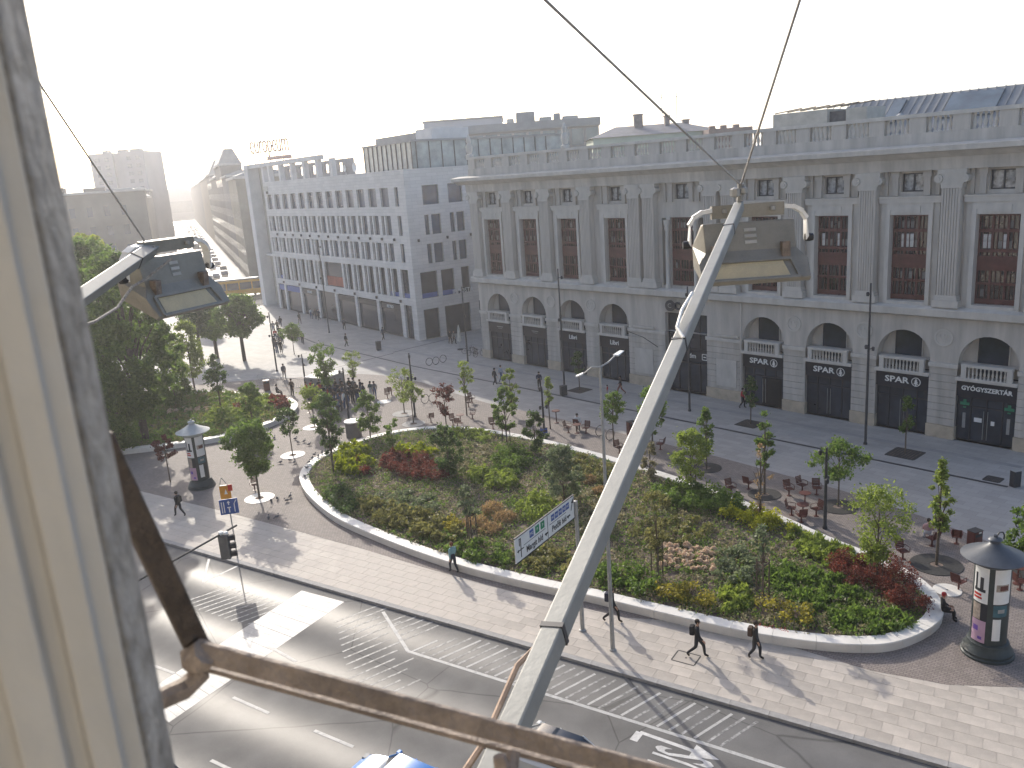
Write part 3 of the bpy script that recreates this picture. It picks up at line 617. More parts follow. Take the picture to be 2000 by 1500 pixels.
q = MB(); q.bx(30.0, 34.6, 3.2, 6.5, 20.3, 23.3); q.bx(34.6, 37.6, 5.5, 6.4, 20.3, 23.2); q.bx(36.0, 37.6, 3.4, 5.5, 20.3, 23.2); q.build('stair_house', mat('old_plaster', (.45, .43, .38), .9, .2, 1), corv)
q = MB(); q.bx(34.6, 36.0, 3.6, 5.5, 20.4, 23.1); q.build('stair_house_door', mat('tarpaulin', (.09, .09, .095), .7, .4, 3), corv)
for i in range(6): q = MB(); q.beam((30.2+i*1.1, 3.2, 23.36), (30.9+i*1.2, 6.0, 23.7), .12, .08); q.build('loose_plank', M['bark'], corv)
q = MB(); q.lathe([(.18, 0), (.18, .5), (.3, .55), (.3, .75), (0, .95)], 10, (39.6, 4.5, 21.6)); q.build('roof_vent', M['galv'], corv)
# ================================================================ WHITE OFFICE BLOCK with roof sign
EL = 56.0
eu = empty('office_block', (-11.5-.574*EL, 107.0+.819*EL, 0), rad(-55), 'white stone-clad office block with rows of dark windows left of the grey store', 'building')
# local x runs from the far end (0) to the corner (EL) nearest the store; inward = +y ; short side runs along +y at x = EL
EH = 21.6 
cx = [EL-5.7-3.467*k for k in range(13)]
holes = []
wins = []     # (x0,x1,z0,z1)
for c in cx:
    wins.append((c-1.15, c+1.15, 17.1, 19.5))
    for z0, z1 in ((13.45, 15.95), (10.0, 12.4)): wins.append((c-.35, c+1.15, z0, z1)); wins.append((c-1.5, c-.75, z0, z1))
wins.append((EL-2.9, EL-1.9, 17.1, 19.5)); wins += [(EL-2.7, EL-1.7, 13.45, 15.95), (EL-2.7, EL-1.7, 10.0, 12.4)]
# mezzanine: paired bays, one wide bay in the middle
mz = []
x = EL-4.3
for k in range(13):
    if k in (5, 6):
        if k == 5: mz.append((cx[6]-1.4, cx[5]+1.5, 5.35, 9.1))
        continue
    c = cx[k]; mz += [(c-1.35, c-.55, 5.35, 9.1), (c-.2, c+1.35, 5.35, 9.1)]
mz += [(EL-3.4, EL-1.4, 5.35, 9.1)]
gf = []
for k in range(0, 13, 2):
    c = cx[k]; lo = (c-1.35-3.467 if k < 12 else c-1.35)
    gf.append((lo, c+1.35, 0, 4.45))
gf.append((EL-3.4, EL-1.3, 0, 4.45))
XL = cx[-1]-2.2
wl = MB(); facade(wl, XL, EL, 0, EH, wins+mz+gf, 0, .45)
wl.quad((XL, 0, 0), (XL, 0, EH), (XL, 3, EH), (XL, 3, 0))
# short side
w2 = [(2.4, 4.8), (6.2, 8.4), (9.8, 12.0), (13.4, 15.6)]
SD = 30.
m2 = []
def side(h): return h
sh = []
for a, b in w2:
    sh.append((a, b, 17.1, 19.5))
    for z0, z1 in ((13.35, 15.85), (9.7, 12.2)): sh.append((a+.0, a+.65, z0, z1)); sh.append((a+1.0, b, z0, z1))
sh += [(1.0, 3.5, 5.3, 8.7), (4.1, 6.1, 5.3, 8.7), (7.2, 8.5, 5.3, 8.7), (9.8, 12, 5.3, 8.7), (1.0, 3.3, 0, 3.9), (4.2, 8.2, 0, 3.9), (9.6, 14, 0, 3.9)]
s2 = MB(); facade(s2, 0, SD, 0, EH, sh, 0, .45)
s2.v = [(EL-p[1], p[0], p[2]) for p in s2.v]; 
wl.add(s2.v, s2.f)
wl.quad((XL, 0, EH), (EL, 0, EH), (EL, 1.2, EH), (XL, 1.2, EH)); wl.quad((EL-1.2, 1.2, EH), (EL, 1.2, EH), (EL, SD, EH), (EL-1.2, SD, EH))
wl.quad((XL, 1.2, EH), (EL-1.2, 1.2, EH), (EL-1.2, 1.2, EH-.8), (XL, 1.2, EH-.8))
wl.build('wall', M['euro'], eu)
q = MB(); q.bx(XL+.1, EL-.1, .9, 1.0, 0, EH-.3); q.bx(EL-1.0, EL-.9, 1.05, SD-.1, 0, EH-.3); q.build('inner_wall', M['glass'], eu)
q = MB(); q.bx(XL, EL-1.2, 1.25, SD, EH-.9, EH-.8); q.build('roof_deck', M['roofgrey'], eu)
def pane(x0, x1, z0, z1, face=0, mt='glass_b', nm='window'):
    o = empty(nm, (0, 0, 0)); o.parent = eu; q = MB(); f = MB(); t = .05
    if face == 0: q.bx(x0, x1, .36, .4, z0, z1); f.bx(x0, x0+t, .3, .355, z0, z1); f.bx(x1-t, x1, .3, .355, z0, z1); f.bx(x0+t, x1-t, .3, .355, z0, z0+t); f.bx(x0+t, x1-t, .3, .355, z1-t, z1)
    else:
        q.bx(EL-.4, EL-.36, x0, x1, z0, z1); f.bx(EL-.355, EL-.3, x0, x0+t, z0, z1); f.bx(EL-.355, EL-.3, x1-t, x1, z0, z1); f.bx(EL-.355, EL-.3, x0+t, x1-t, z0, z0+t); f.bx(EL-.355, EL-.3, x0+t, x1-t, z1-t, z1)
    q.build('pane', M[mt], o); f.build('frame', M['dark'], o)
for h in wins: pane(*h)
for h in mz: pane(*h, mt='glass')
for h in sh: pane(*h, face=1, mt='glass_b' if h[2] > 9 else 'glass')
for i, h in enumerate(gf):
    pane(*h, mt='glass', nm='shopfront')
    if i in (5, 6, 4): q = MB(); q.bx(h[0]+.2, h[1]-.2, .12, .3, 3.4, 4.3); q.build('shop_sign', M['blue'] if i > 4 else M['darkshop'], eu)
    elif i < 3: q = MB(); q.bx(h[0]+.2, h[1]-.2, .12, .3, 3.5, 4.2); q.build('shop_sign', M['darkshop'], eu)
for body, i, size in (('DELUXE', 4, .55), ('RETRO', 0, .6)):
    me = text_mesh('shop_letters', body, size, M['signwhite'], .03); h = gf[i]; inst('shop_letters', me, eu, ((h[0]+h[1])/2, .08, 3.85), (rad(90), 0, 0))
# red-brown poster panel in the wide mezzanine bay, blue film strips above the shops
q = MB(); h = [z for z in mz if z[1]-z[0] > 3.5][0]; q.bx(h[0]+.1, h[1]-.1, .25, .3, 5.5, 6.9); q.build('window_banner', mat('banner_red', (.28, .07, .045), .7, .3, 1), eu)
for a, b in ((EL-3.3, EL-1.5), (cx[0]-1.3, cx[0]+1.3), (cx[12]-1.3, cx[12]+1.3)):
    q = MB(); q.bx(a, b, .24, .3, 5.4, 5.95); q.build('blue_film', M['blue'], eu)
for a, b in ((1.1, 3.4), (4.2, 6.0), (9.9, 11.9)):
    q = MB(); q.bx(EL-.3, EL-.24, a, b, 5.35, 5.95); q.build('blue_film', M['blue'], eu)
for body, y, in (('IP POSTA', 7.6),):
    me = text_mesh('side_letters', body, .8, M['signwhite'], .04); inst('side_letters', me, eu, (EL+.05, 7.2, 5.6), (rad(90), 0, rad(90)))
lm = MB(); lm.lathe([(.16, 0), (.16, .35)], 8); lmm = lm.mesh('wall_lamp', M['dark'])
for k in range(13): inst('wall_lamp', lmm, eu, (cx[k]+1.73, -.12, 12.75))
for y in (1.2, 5.5, 9.1): inst('wall_lamp', lmm, eu, (EL+.12, y, 12.6))
for k in range(0, 13, 2): inst('wall_lamp', lmm, eu, (cx[k]+1.73, -.12, 4.7))
# open concrete frame along the roof edge (far half)
q = MB(); xr = 31.0
q.bx(XL, xr, 0, .8, 24.1, 24.75); q.build('roof_frame_beam', M['euro_plain'], eu)
for x in [XL+.35] + [XL+3.2+5.0*k for k in range(6)]:
    q = MB(); q.bx(x-.45, x+.45, .05, .75, EH, 24.1); q.build('roof_frame_post', M['euro_plain'], eu)
q = MB(); facade(q, XL+1, xr+5, EH-.7, 24.0, [(XL+4+5*k, XL+5.4+5*k, 22.2, 23.5) for k in range(5)], 3.2, .3); q.build('set_back_wall', mat('plaster_grey', (.33, .32, .32), .8), eu)
# glazed penthouse near the corner
pg = MB(); pg.bx(41, EL-1.6, 2.4, SD-2, EH-.8, 24.9); pg.build('penthouse_glass', glassmat('penthouse_glazing', (.26, .30, .31), .06, .35, 1.), eu)
q = MB()
q2 = MB(); q2.bx(-.04, .04, -.05, .05, EH-.8, 24.9); pmm = q2.mesh('penthouse_mullion', M['dark'])
for i in range(11): inst('penthouse_mullion', pmm, eu, (41.05+i*1.33, 2.34, 0))
for i in range(12): inst('penthouse_mullion', pmm, eu, (EL-1.54, 3+i*1.9, 0))
q = MB(); q.bx(40.8, EL-1.4, 2.2, SD-1.8, 24.9, 25.15); q.build('penthouse_roof', M['roofgrey'], eu)
q = MB(); q.bx(XL+.4, EL-.4, .5, .54, EH+.0, EH+.9); q.build('glass_railing', M['glass_sky'], eu) if False else None
q = MB(); q.bx(32, 44, 9, 16, 21, 26.6); q.build('plant_room', M['roofgrey'], eu); q = MB(); q.bx(44.2, 48.5, 9, 15, 25.15, 26.9); q.build('plant_room', M['euro_plain'], eu)
for x, r in ((36.6, .7), (33.3, .5)):
    q = MB(); q.lathe([(.05, 0), (.05, 1.2)], 6, (x, 3, EH-.8)); q.add([(x+r*math.cos(t*math.pi/8), 2.85, EH+1+r*math.sin(t*math.pi/8)) for t in range(16)]+[(x, 3.1, EH+1)], [(t, (t+1) % 16, 16) for t in range(16)]); q.build('satellite_dish', M['white'], eu)
# far end: recessed glazed bay and slim corner pylon
q = MB(); q.bx(.9, XL, 1.6, 2.2, 0, 24.3); q.build('recessed_bay', mat('ochre_bay', (.40, .37, .31), .6, .25, .5), eu)
q = MB(); q.bx(-.9, .9, -.4, 2, 0, 24.75); q.build('corner_pylon', M['euro_plain'], eu)
q = MB(); q.bx(.9, XL-.01, -.1, .9, 24.1, 24.75); q.build('roof_frame_beam', M['euro_plain'], eu)
q = MB(); q.bx(.9, XL-.01, .9, 1.6, 8.9, 9.3); q.build('canopy', M['euro_plain'], eu)
q = MB(); q.bx(XL+.3, XL+2.2, -.08, -.01, 20.2, 20.9); q.build('wall_sign', M['galv'], eu)
me = text_mesh('wall_letters', 'BHE', .6, M['dark'], .03); inst('wall_letters', me, eu, (XL+1.6, -.05, 19.85), (rad(90), 0, 0))
# letter sign on a lattice
sgp = pt(489, 300, 166); sg = empty('roof_letter_sign', (sgp.x, sgp.y, 24.9), rad(-32), 'rooftop sign of thin wire letters on a lattice above the office block', 'sign')
M['wire'] = mat('copper_wire', (.26, .15, .12), .5, .2, 4)
c = bpy.data.curves.new('sign_letters', 'FONT'); c.body = 'europeum'; c.size = 5.2; c.extrude = .1; c.offset = -.06; c.resolution_u = 2; c.align_x = 'LEFT'; c.space_character = .92
o = bpy.data.objects.new('sl', c); col.objects.link(o); dg = bpy.context.evaluated_depsgraph_get(); me = bpy.data.meshes.new_from_object(o.evaluated_get(dg)); bpy.data.objects.remove(o)
me.materials.clear(); me.materials.append(M['wire']); k_ = 10.6/max(v.co.x for v in me.vertices); me.transform(Matrix.Diagonal((k_, 1.05, 1, 1))); inst('sign_letters', me, sg, (0, 0, 2.4), (rad(90), 0, 0))
q = MB(); q.beam((-.3, 0, 1.2), (11.6, 0, 1.2), .14, .14); q.beam((-.3, 0, .1), (11.6, 0, .1), .14, .14); q.beam((-.3, 0, 2.2), (11.6, 0, 2.2), .1, .1)
for i in range(7): a = -.3+i*1.7; q.beam((a, 0, .1), (a+.85, 0, 1.2), .08, .08); q.beam((a+.85, 0, 1.2), (a+1.7, 0, .1), .08, .08); q.beam((a, 0, .1), (a, 1.8, -.2), .08, .08)
q.build('lattice', M['galv'], sg)
q = MB(); q.bx(4.6, 11.2, -.15, -.05, 1.0, 1.7); q.build('name_board', mat('salmon_board', (.5, .3, .26), .6), sg)
# grey bulk of roofs seen over the office block and the store
def block(name, pxl, pxr, y_top, y_bot, dist, depth, mt, label, turn=0., parent=None, z0=None):
    """box whose front spans two sight lines at the given distance, standing on the ground"""
    a, b = pt(pxl, y_bot, dist), pt(pxr, y_bot, dist); a.z = b.z = 0
    h = (pt((pxl+pxr)/2, y_top, dist)).z
    d = (b-a); L = d.length; ang = math.atan2(d.y, d.x)+turn
    o = empty(name, a, ang, label, 'building'); q = MB(); q.bx(0, L, 0, depth, z0 or 0, h); q.build('wall', mt, o); return o, L, h
o, L, h = block('background_building', 832, 985, 236, 300, 172, 16, mat('bluegrey_cladding', (.40, .41, .44), .6, .08, .3), 'plain pale blue-grey box building behind the office block roof')
q = MB(); q.bx(-.2, L+.2, -.2, 16.2, h, h+.4); q.build('parapet', M['roofgrey'], o)
o, L, h = block('background_building', 912, 1172, 240, 300, 150, 15, mat('brown_cladding', (.27, .245, .235), .6, .15, .3), 'brown-roofed glazed office building showing above the store corner')
for i in range(9):
    q = MB(); q.bx(1+i*L/9.3, 1+(i+.82)*L/9.3, -.1, .1, h-4.4, h-1.6); q.build('window', M['glass_sky'], o)
q = MB(); q.bx(-.3, L+.3, -.4, 15.2, h-1.2, h+.2); q.build('eave', M['roofgrey'], o)
for x0_, x1_, hh in ((7.5, 8.8, .9), (9.2, 12.6, 1.9), (13.4, 15.6, .8), (16, 17.2, 1.3), (17.6, 20.4, .7)):
    q = MB(); q.bx(x0_, x1_, 3, 5.5, h+.2, h+.2+hh); q.build('roof_plant', M['galv'] if hh < 1 else M['roofgrey'], o, bevel=.15)
o, L, h = block('background_building', 1160, 1400, 262, 300, 122, 12, mat('greenish_plaster', (.50, .53, .42), .85, .12, .4), 'pale green house with a grey hipped roof behind the store')
q = MB(); q.add([(-.4, -.4, h), (L+.4, -.4, h), (L+.4, 12.4, h), (-.4, 12.4, h), (4, 6, h+1.6), (L-4, 6, h+1.6)], [(0, 1, 5, 4), (1, 2, 5), (2, 3, 4, 5), (3, 0, 4), (0, 3, 2, 1)]); q.build('hipped_roof', mat('slate_grey', (.17, .17, .18), .7, .2, 1), o)
for x, y, s, t in ((7.3, 5, 1.3, 2.2), (11.6, 5, .7, 1.7), (14.6, 6, .9, 1.0)):
    q = MB(); q.bx(x-s/2, x+s/2, y-.5, y+.5, h+1, h+.8+t); q.bx(x-s/2-.1, x+s/2+.1, y-.6, y+.6, h+.8+t, h+1.0+t); q.build('chimney', mat('chimney_brick', (.24, .20, .18), .85, .25, 2), o)
for x in (11, 13.2): q = MB(); q.tube([(x, 5.5, h+2), (x, 5.5, h+6)], .06); q.tube([(x-.6, 5.5, h+5.3), (x+.6, 5.5, h+5.3)], .04); q.build('aerial', M['dark'], o)
o, L, h = block('background_building', 1385, 1470, 250, 300, 118, 8, mat('brick_house', (.27, .2, .17), .85, .2, .6), 'low red brick gable with chimneys between the green house and the store roof')
for x in (1, 2.6, 4.4): q = MB(); q.bx(x-.4, x+.4, 2, 2.8, h, h+.5); q.build('chimney', mat('chimney_red', (.25, .18, .15), .85, .25, 2), o)
# ================================================================ THE AVENUE towards the station
SA = rad(-20.5); SDn = Vector((math.sin(SA), math.cos(SA), 0)); SS = Vector((math.cos(SA), -math.sin(SA), 0))   # along / to the right
S0 = Vector((-143, 395, 0)) - SDn*230
def sp_(t, s, z=0.): p = S0+SDn*t+SS*s; return Vector((p.x, p.y, z))
q = MB(); q.prism([sp_(-20, -19)[:2], sp_(-20, 16)[:2], sp_(900, 16)[:2], sp_(900, -19)[:2]], -.2, -.1); q.build('avenue', mat('polished_asphalt', (.08, .08, .08), .38, .2, .2, bump=.25, bscale=12, spec=.5), kind='structure')
for sgn, s in ((-1, -12.5), (1, 5.5)):
    q = MB(); q.prism([sp_(14, s)[:2], sp_(14, s+3.5)[:2], sp_(860, s+3.5)[:2], sp_(860, s)[:2]], -.2, .02); q.build('avenue_footway', M['slabfar'], kind='structure')
cols = [(.30, .26, .20), (.13, .125, .12), (.19, .18, .18), (.15, .14, .13), (.17, .155, .145)]
hm = [mat('house_plaster_%d' % i, c, .85, .2, .2) for i, c in enumerate(cols)]
wm_ = MB(); wm_.bx(-.55, .55, -.02, .1, 0, 2.1); wmm = wm_.mesh('window', M['glass'])
def house(t0, t1, side, h, depth, mt, label, roof=2.5, front=True, dormer=False, name='tenement_house'):
    # side -1 left of the avenue, +1 right ; local x along the avenue away from us, facade faces the avenue
    s = -12.5 if side < 0 else 9
    if side < 0: o = empty(name, sp_(t0, s), math.atan2(SDn.y, SDn.x), label, 'building'); yd = 1
    else: o = empty(name, sp_(t1, s), math.atan2(-SDn.y, -SDn.x), label, 'building'); yd = 1
    ins_ = min(3, depth*.3); L = t1-t0; q = MB(); q.bx(0, L-.3, 0, depth, 0, h); q.build('wall', mt, o)
    q = MB(); q.bx(-.2, L-.1, -.5, depth+.2, h, h+.6); q.build('cornice', M['stone_l'], o)
    q = MB(); q.add([(-.1, -.3, h+.6), (L-.2, -.3, h+.6), (L-.2, depth, h+.6), (-.1, depth, h+.6), (.6, ins_, h+.6+roof), (L-.9, ins_, h+.6+roof), (L-.9, depth-ins_, h+.6+roof), (.6, depth-ins_, h+.6+roof)], [(0,1,5,4), (1,2,6,5), (2,3,7,6), (3,0,4,7), (4,5,6,7)]); q.build('roof', M['roofgrey'], o)
    if L < 60:
        n = max(2, int(L/3.4))
        for f in range(int(h/4.2)):
            for i in range(n): inst('window', wmm, o, ((i+.5)*L/n, 0, 1.6+f*4.1))
    return o, L
# right-hand side beyond the office block
house(14, 44, 1, 23.2, 12, hm[0], 'cream tenement next to the office block at the mouth of the avenue', 1)
house(44, 72, 1, 24.2, 10, hm[2], 'pale tenement second from the corner on the right of the avenue', 1)
house(72, 108, 1, 28, 6, hm[1], 'dark tall tenement with steep roof on the right of the avenue', 4)
house(108, 150, 1, 25, 10, hm[3], 'brownish tenement midway on the right of the avenue', 2)
house(150, 190, 1, 27, 8, hm[4], 'gabled tenement midway on the right of the avenue', 5)
house(190, 290, 1, 26.5, 12, hm[0], 'hazy row of tenements on the right of the avenue')
house(290, 600, 1, 26, 12, hm[2], 'farthest hazy row of tenements on the right of the avenue')
house(80, 140, -1, 20.5, 16, hm[3], 'tenement just behind the corner house on the left of the avenue')
house(140, 200, -1, 23, 16, hm[1], 'hazy tenement with flat roof on the left of the avenue', 1)
house(200, 330, -1, 26, 16, hm[4], 'hazy row of tenements on the left of the avenue')
house(330, 620, -1, 25, 16, hm[2], 'farthest hazy row of tenements on the left of the avenue')
# grey-brown corner house on the left
a, b = pt(60, 480, 205), pt(298, 470, 215); a.z = b.z = 0
d = b-a; L = d.length
lh = empty('corner_house', a, math.atan2(d.y, d.x), 'grey-brown plastered corner house behind the trees on the left', 'building'); h = 22.4
holes = []
for f, z in enumerate((7, 12, 16.8)):
    for i in range(7): holes.append((2+i*3.9, 3.3+i*3.9, z, z+2.4))
holes = [h_ for h_ in holes if h_[1] < L-1]
q = MB(); facade(q, 0, L, 0, h, holes, 0, .4); q.quad((L, 0, 0), (L, 30, 0), (L, 30, h), (L, 0, h)); q.quad((0, 0, 0), (0, 0, h), (0, 30, h), (0, 30, 0)); q.build('wall', mat('grimy_plaster', (.20, .175, .145), .9, .3, .15), lh)
for h_ in holes:
    w_ = MB(); w_.bx(h_[0], h_[1], .3, .35, h_[2], h_[3]); w_.build('window', M['glass_b'], lh)
q = MB(); q.bx(-.3, L+.4, -.6, 30, h, h+.5); q.build('cornice', M['stone_l'], lh)
q = MB(); q.bx(2, 9, 5, 12, h+.5, h+1.9); q.build('roof_box', hm[1], lh); q = MB(); q.bx(L-14, L-9, 3, 8, h+.5, h+1.4); q.build('roof_box', hm[3], lh)
# concrete tower block
a, b = pt(184, 360, 330), pt(290, 360, 330); a.z = b.z = 0; d = b-a; L = d.length; h = pt(235, 298, 330).z
tb = empty('tower_block', a, math.atan2(d.y, d.x), 'grey concrete tower block with roof aerial rising behind the corner house', 'building')
q = MB(); q.bx(0, L*.42, 0, 18, 0, h); q.bx(L*.42, L*.6, 1.5, 17, 0, h-.3); q.bx(L*.6, L, 0, 18, 0, h); q.build('wall', mat('tower_concrete', (.30, .29, .30), .85, .15, .1), tb)
for f in range(8):
    for x in (.1, .27, .68, .84): q = MB(); q.bx(L*x, L*x+1.7, -.06, .1, h-3.2-f*2.9, h-1.8-f*2.9); q.build('window', M['glass_b'], tb)
for x, s in ((3, 2), (9, 3), (14, 4)): q = MB(); q.bx(x, x+s, 5, 9, h, h+1.2); q.build('roof_box', M['roofgrey'], tb)
q = MB(); q.tube([(4.5, 6, h), (4.5, 6, h+8.5)], .12)
for k in range(4): q.beam((3.6, 6, h+3+k*1.5), (5.4, 6, h+3+k*1.5), .08, .08)
q.build('aerial_mast', M['dark'], tb)
# station at the end of the avenue: glazed arch between end blocks
st = empty('railway_station', sp_(640, -2), SA*-1, 'hazy railway station with a great arched hall closing the avenue', 'building')
q = MB(); pts_ = [(-17*math.cos(math.pi*i/20), 15+13*math.sin(math.pi*i/20)) for i in range(21)]
vs = [(x, 0, z) for x, z in pts_]+[(x, 40, z) for x, z in pts_]; fs = [(i, i+1, 22+i, 21+i) for i in range(20)]+[tuple(range(21))]
q.add(vs, fs); q.bx(-17, 17, 0.01, 40, 0, 15); q.build('arched_hall', M['roofgrey'], st)
for s in (-1, 1): q = MB(); q.bx(s*24-7, s*24+7, -4, 16, 0, 19); q.build('end_block', hm[2], st)
q = MB(); q.bx(-15, 15, -.4, -.1, 6, 16); q.build('fan_window', M['glass_sky'], st)
# cars in the glare of the avenue: small, far off
cb = MB()
prof = [(-2.1, .3), (-2.1, .8), (-1.7, 1.0), (-1.1, 1.4), (.6, 1.42), (1.2, .98), (2.0, .82), (2.15, .55), (2.1, .3)]
n = len(prof); ins = [.82 if z > 1.2 else 1 for _, z in prof]
cb.add([(x, -.85*k, z) for (x, z), k in zip(prof, ins)]+[(x, .85*k, z) for (x, z), k in zip(prof, ins)], [tuple(range(n))[::-1], tuple(range(n, 2*n))]+[(i, (i+1) % n, n+(i+1) % n, n+i) for i in range(n)])
carm = []
for i, c in enumerate([(.2, .2, .2), (.04, .04, .045), (.1, .1, .11), (.1, .03, .03), (.42, .42, .42), (.05, .06, .11)]):
    carm.append(cb.mesh('car_body', mat('car_paint_%d' % i, c, .35, .05, 2)))
k = 0
for lane in (-7.8, -5.2, -2.4, .2, 2.6, 4.6):
    t = 20+rnd.random()*20
    while t < 430:
        o = inst('distant_car', carm[rnd.randrange(6)], None, sp_(t, lane+rnd.uniform(-.4, .4), -.1), (0, 0, math.atan2(SDn.y, SDn.x)+(math.pi if lane < -2 else 0)))
        tag(o, 'small car glinting in the traffic of the distant avenue', 'car', 'cars along the avenue'); t += 8+rnd.random()*(16 if lane in (-7.8, 4.6) else 34)
for t, lane in ((150, .2), (225, -2.4)):
    q = MB(); q.bx(-6, 6, -1.25, 1.25, .4, 3.1); o = q.build('bus', M['darkshop'], bevel=.15, label='bus in the %s traffic of the avenue' % ('oncoming' if lane < -2 else 'outgoing'), cat='bus'); o.location = sp_(t, lane, -.1); o.rotation_euler = (0, 0, math.atan2(SDn.y, SDn.x))
# yellow trams on the cross street
M['tramy'] = mat('tram_yellow', (.60, .30, .02), .35, .08, 2)
def tram(p, ang, L, label):
    o = empty('tram', p, ang, label, 'tram')
    q = MB(); q.bx(-L/2, L/2, -1.2, 1.2, .35, 1.35); q.bx(-L/2, L/2, -1.15, 1.15, 2.75, 3.2); q.build('body', M['tramy'], o)
    q = MB(); q.bx(-L/2+.1, L/2-.1, -1.12, 1.12, 1.35, 2.75); q.build('windows', M['glass'], o)
    k = int(L/2.2)
    for i in range(k+1):
        q = MB(); x = -L/2+.12+i*(L-.24)/k
        q.bx(x-.12, x+.12, -1.19, 1.19, 1.35, 2.75); q.build('window_post', M['tramy'], o)
    q = MB(); q.bx(-L/2+.4, L/2-.4, -.8, .8, 3.2, 3.5); q.build('roof_equipment', M['galv'], o)
    for x in (-L/2+2.2, L/2-2.2):
        for s in (-1, 1): q = MB(); q.lathe([(.33, -.06), (.33, .06)], 12); w_ = q.build('wheel', M['dark'], o); w_.location = (x, s*.75, .33); w_.rotation_euler = (rad(90), 0, 0)
pA, pB = G(428, 597), G(495, 590)
tram(G(446, 580), rad(14), 15, 'yellow tram crossing in front of the office block end')
# the house our window belongs to: its sunlit front faces the square
oh = empty('tenement_house', kp(0, 0), kang, 'cream tenement front on the near side of the road, the one with our window', 'building')
# local y = away from the road; the front stands just behind the camera
yc = (Vector((0, 0, 0))-K0).dot(KN)-.75; xc_ = (Vector((0, 0, 0))-K0).dot(KD)
hl = [(xc_-57+i*3.8, xc_-55.6+i*3.8, z, z+2.4) for i in range(30) for z in (1, 5.5, 10, 14.4, 19.2, 23.5) if not (z == 19.2 and abs(xc_-56.3+i*3.8-xc_) < 2)]
q = MB(); facade(q, -(xc_+60), -(xc_-60), -.12, 27, [(-h[1], -h[0], h[2], h[3]) for h in hl], 0, .3)
q.v = [(-p[0], yc-p[1], p[2]) for p in q.v]; q.build('wall', mat('cream_front', (.50, .46, .40), .85, .15, .3), oh)
q = MB(); q.bx(xc_-60, xc_+60, yc-.4, yc-.3, -.1, 26.9); q.build('inner_wall', M['glass'], oh)
# ================================================================ FLOWER BEDS with limestone seat walls
out1 = [(-15.66, 56.51), (-14.65, 53.63), (-12.82, 50.32), (-11.18, 47.98), (-8.84, 45.54), (-6.34, 43.06), (-3.38, 40.52), (-.71, 38.67), (1.53, 37.26), (2.76, 36.57), (4.5, 35.4), (6.42, 34.12), (8.19, 32.95), (9.91, 31.95), (12.19, 30.97), (13.95, 30.58), (15.03, 30.63), (16.35, 31.17), (17.49, 31.92), (18.13, 32.69), (18.48, 33.54), (18.7, 34.84), (18.6, 35.98), (18.16, 37.39), (17.71, 38.38), (17.15, 39.24), (16.53, 40.27), (15.8, 41.7), (15.0, 43.46), (13.93, 45.4), (11.87, 48.78), (9.97, 51.6), (8.21, 53.91), (6.13, 56.64), (2.2, 61.0), (.12, 62.8), (-2.32, 64.75), (-5.01, 66.2), (-6.9, 66.66), (-9.5, 66.4), (-12.0, 65.05), (-13.94, 63.07), (-15.3, 60.92), (-15.8, 58.5)]
out2 = [(-44, 64.5), (-38, 65.2), (-33, 66.0), (-29.92, 66.44), (-25.88, 67.29), (-24.22, 68.4), (-22.41, 69.94), (-21.2, 71.65), (-20.2, 74.0), (-20.15, 76.2), (-20.83, 78.47), (-22.13, 80.17), (-24.49, 82.02), (-28.51, 84.19), (-33.09, 85.92), (-38, 86.3), (-44, 84), (-47, 79), (-48, 72)]
def smooth_loop(P, n, it=2):
    P = [Vector((p[0], p[1])) for p in P]
    for _ in range(it):
        Q = []
        for i in range(len(P)): a, b = P[i], P[(i+1) % len(P)]; Q += [a*.75+b*.25, a*.25+b*.75]
        P = Q
    d = [0]
    for i in range(len(P)): d.append(d[-1]+(P[(i+1) % len(P)]-P[i]).length)
    res = []; j = 0
    for k in range(n):
        t = d[-1]*k/n
        while d[j+1] < t: j += 1
        res.append(P[j].lerp(P[(j+1) % len(P)], (t-d[j])/(d[j+1]-d[j])))
    return res
def inpoly(p, poly):
    c = False; n = len(poly); x, y = p[0], p[1]; j = n-1
    for i in range(n):
        xi, yi = poly[i][0], poly[i][1]; xj, yj = poly[j][0], poly[j][1]
        if (yi > y) != (yj > y) and x < (xj-xi)*(y-yi)/(yj-yi)+xi: c = not c
        j = i
    return c
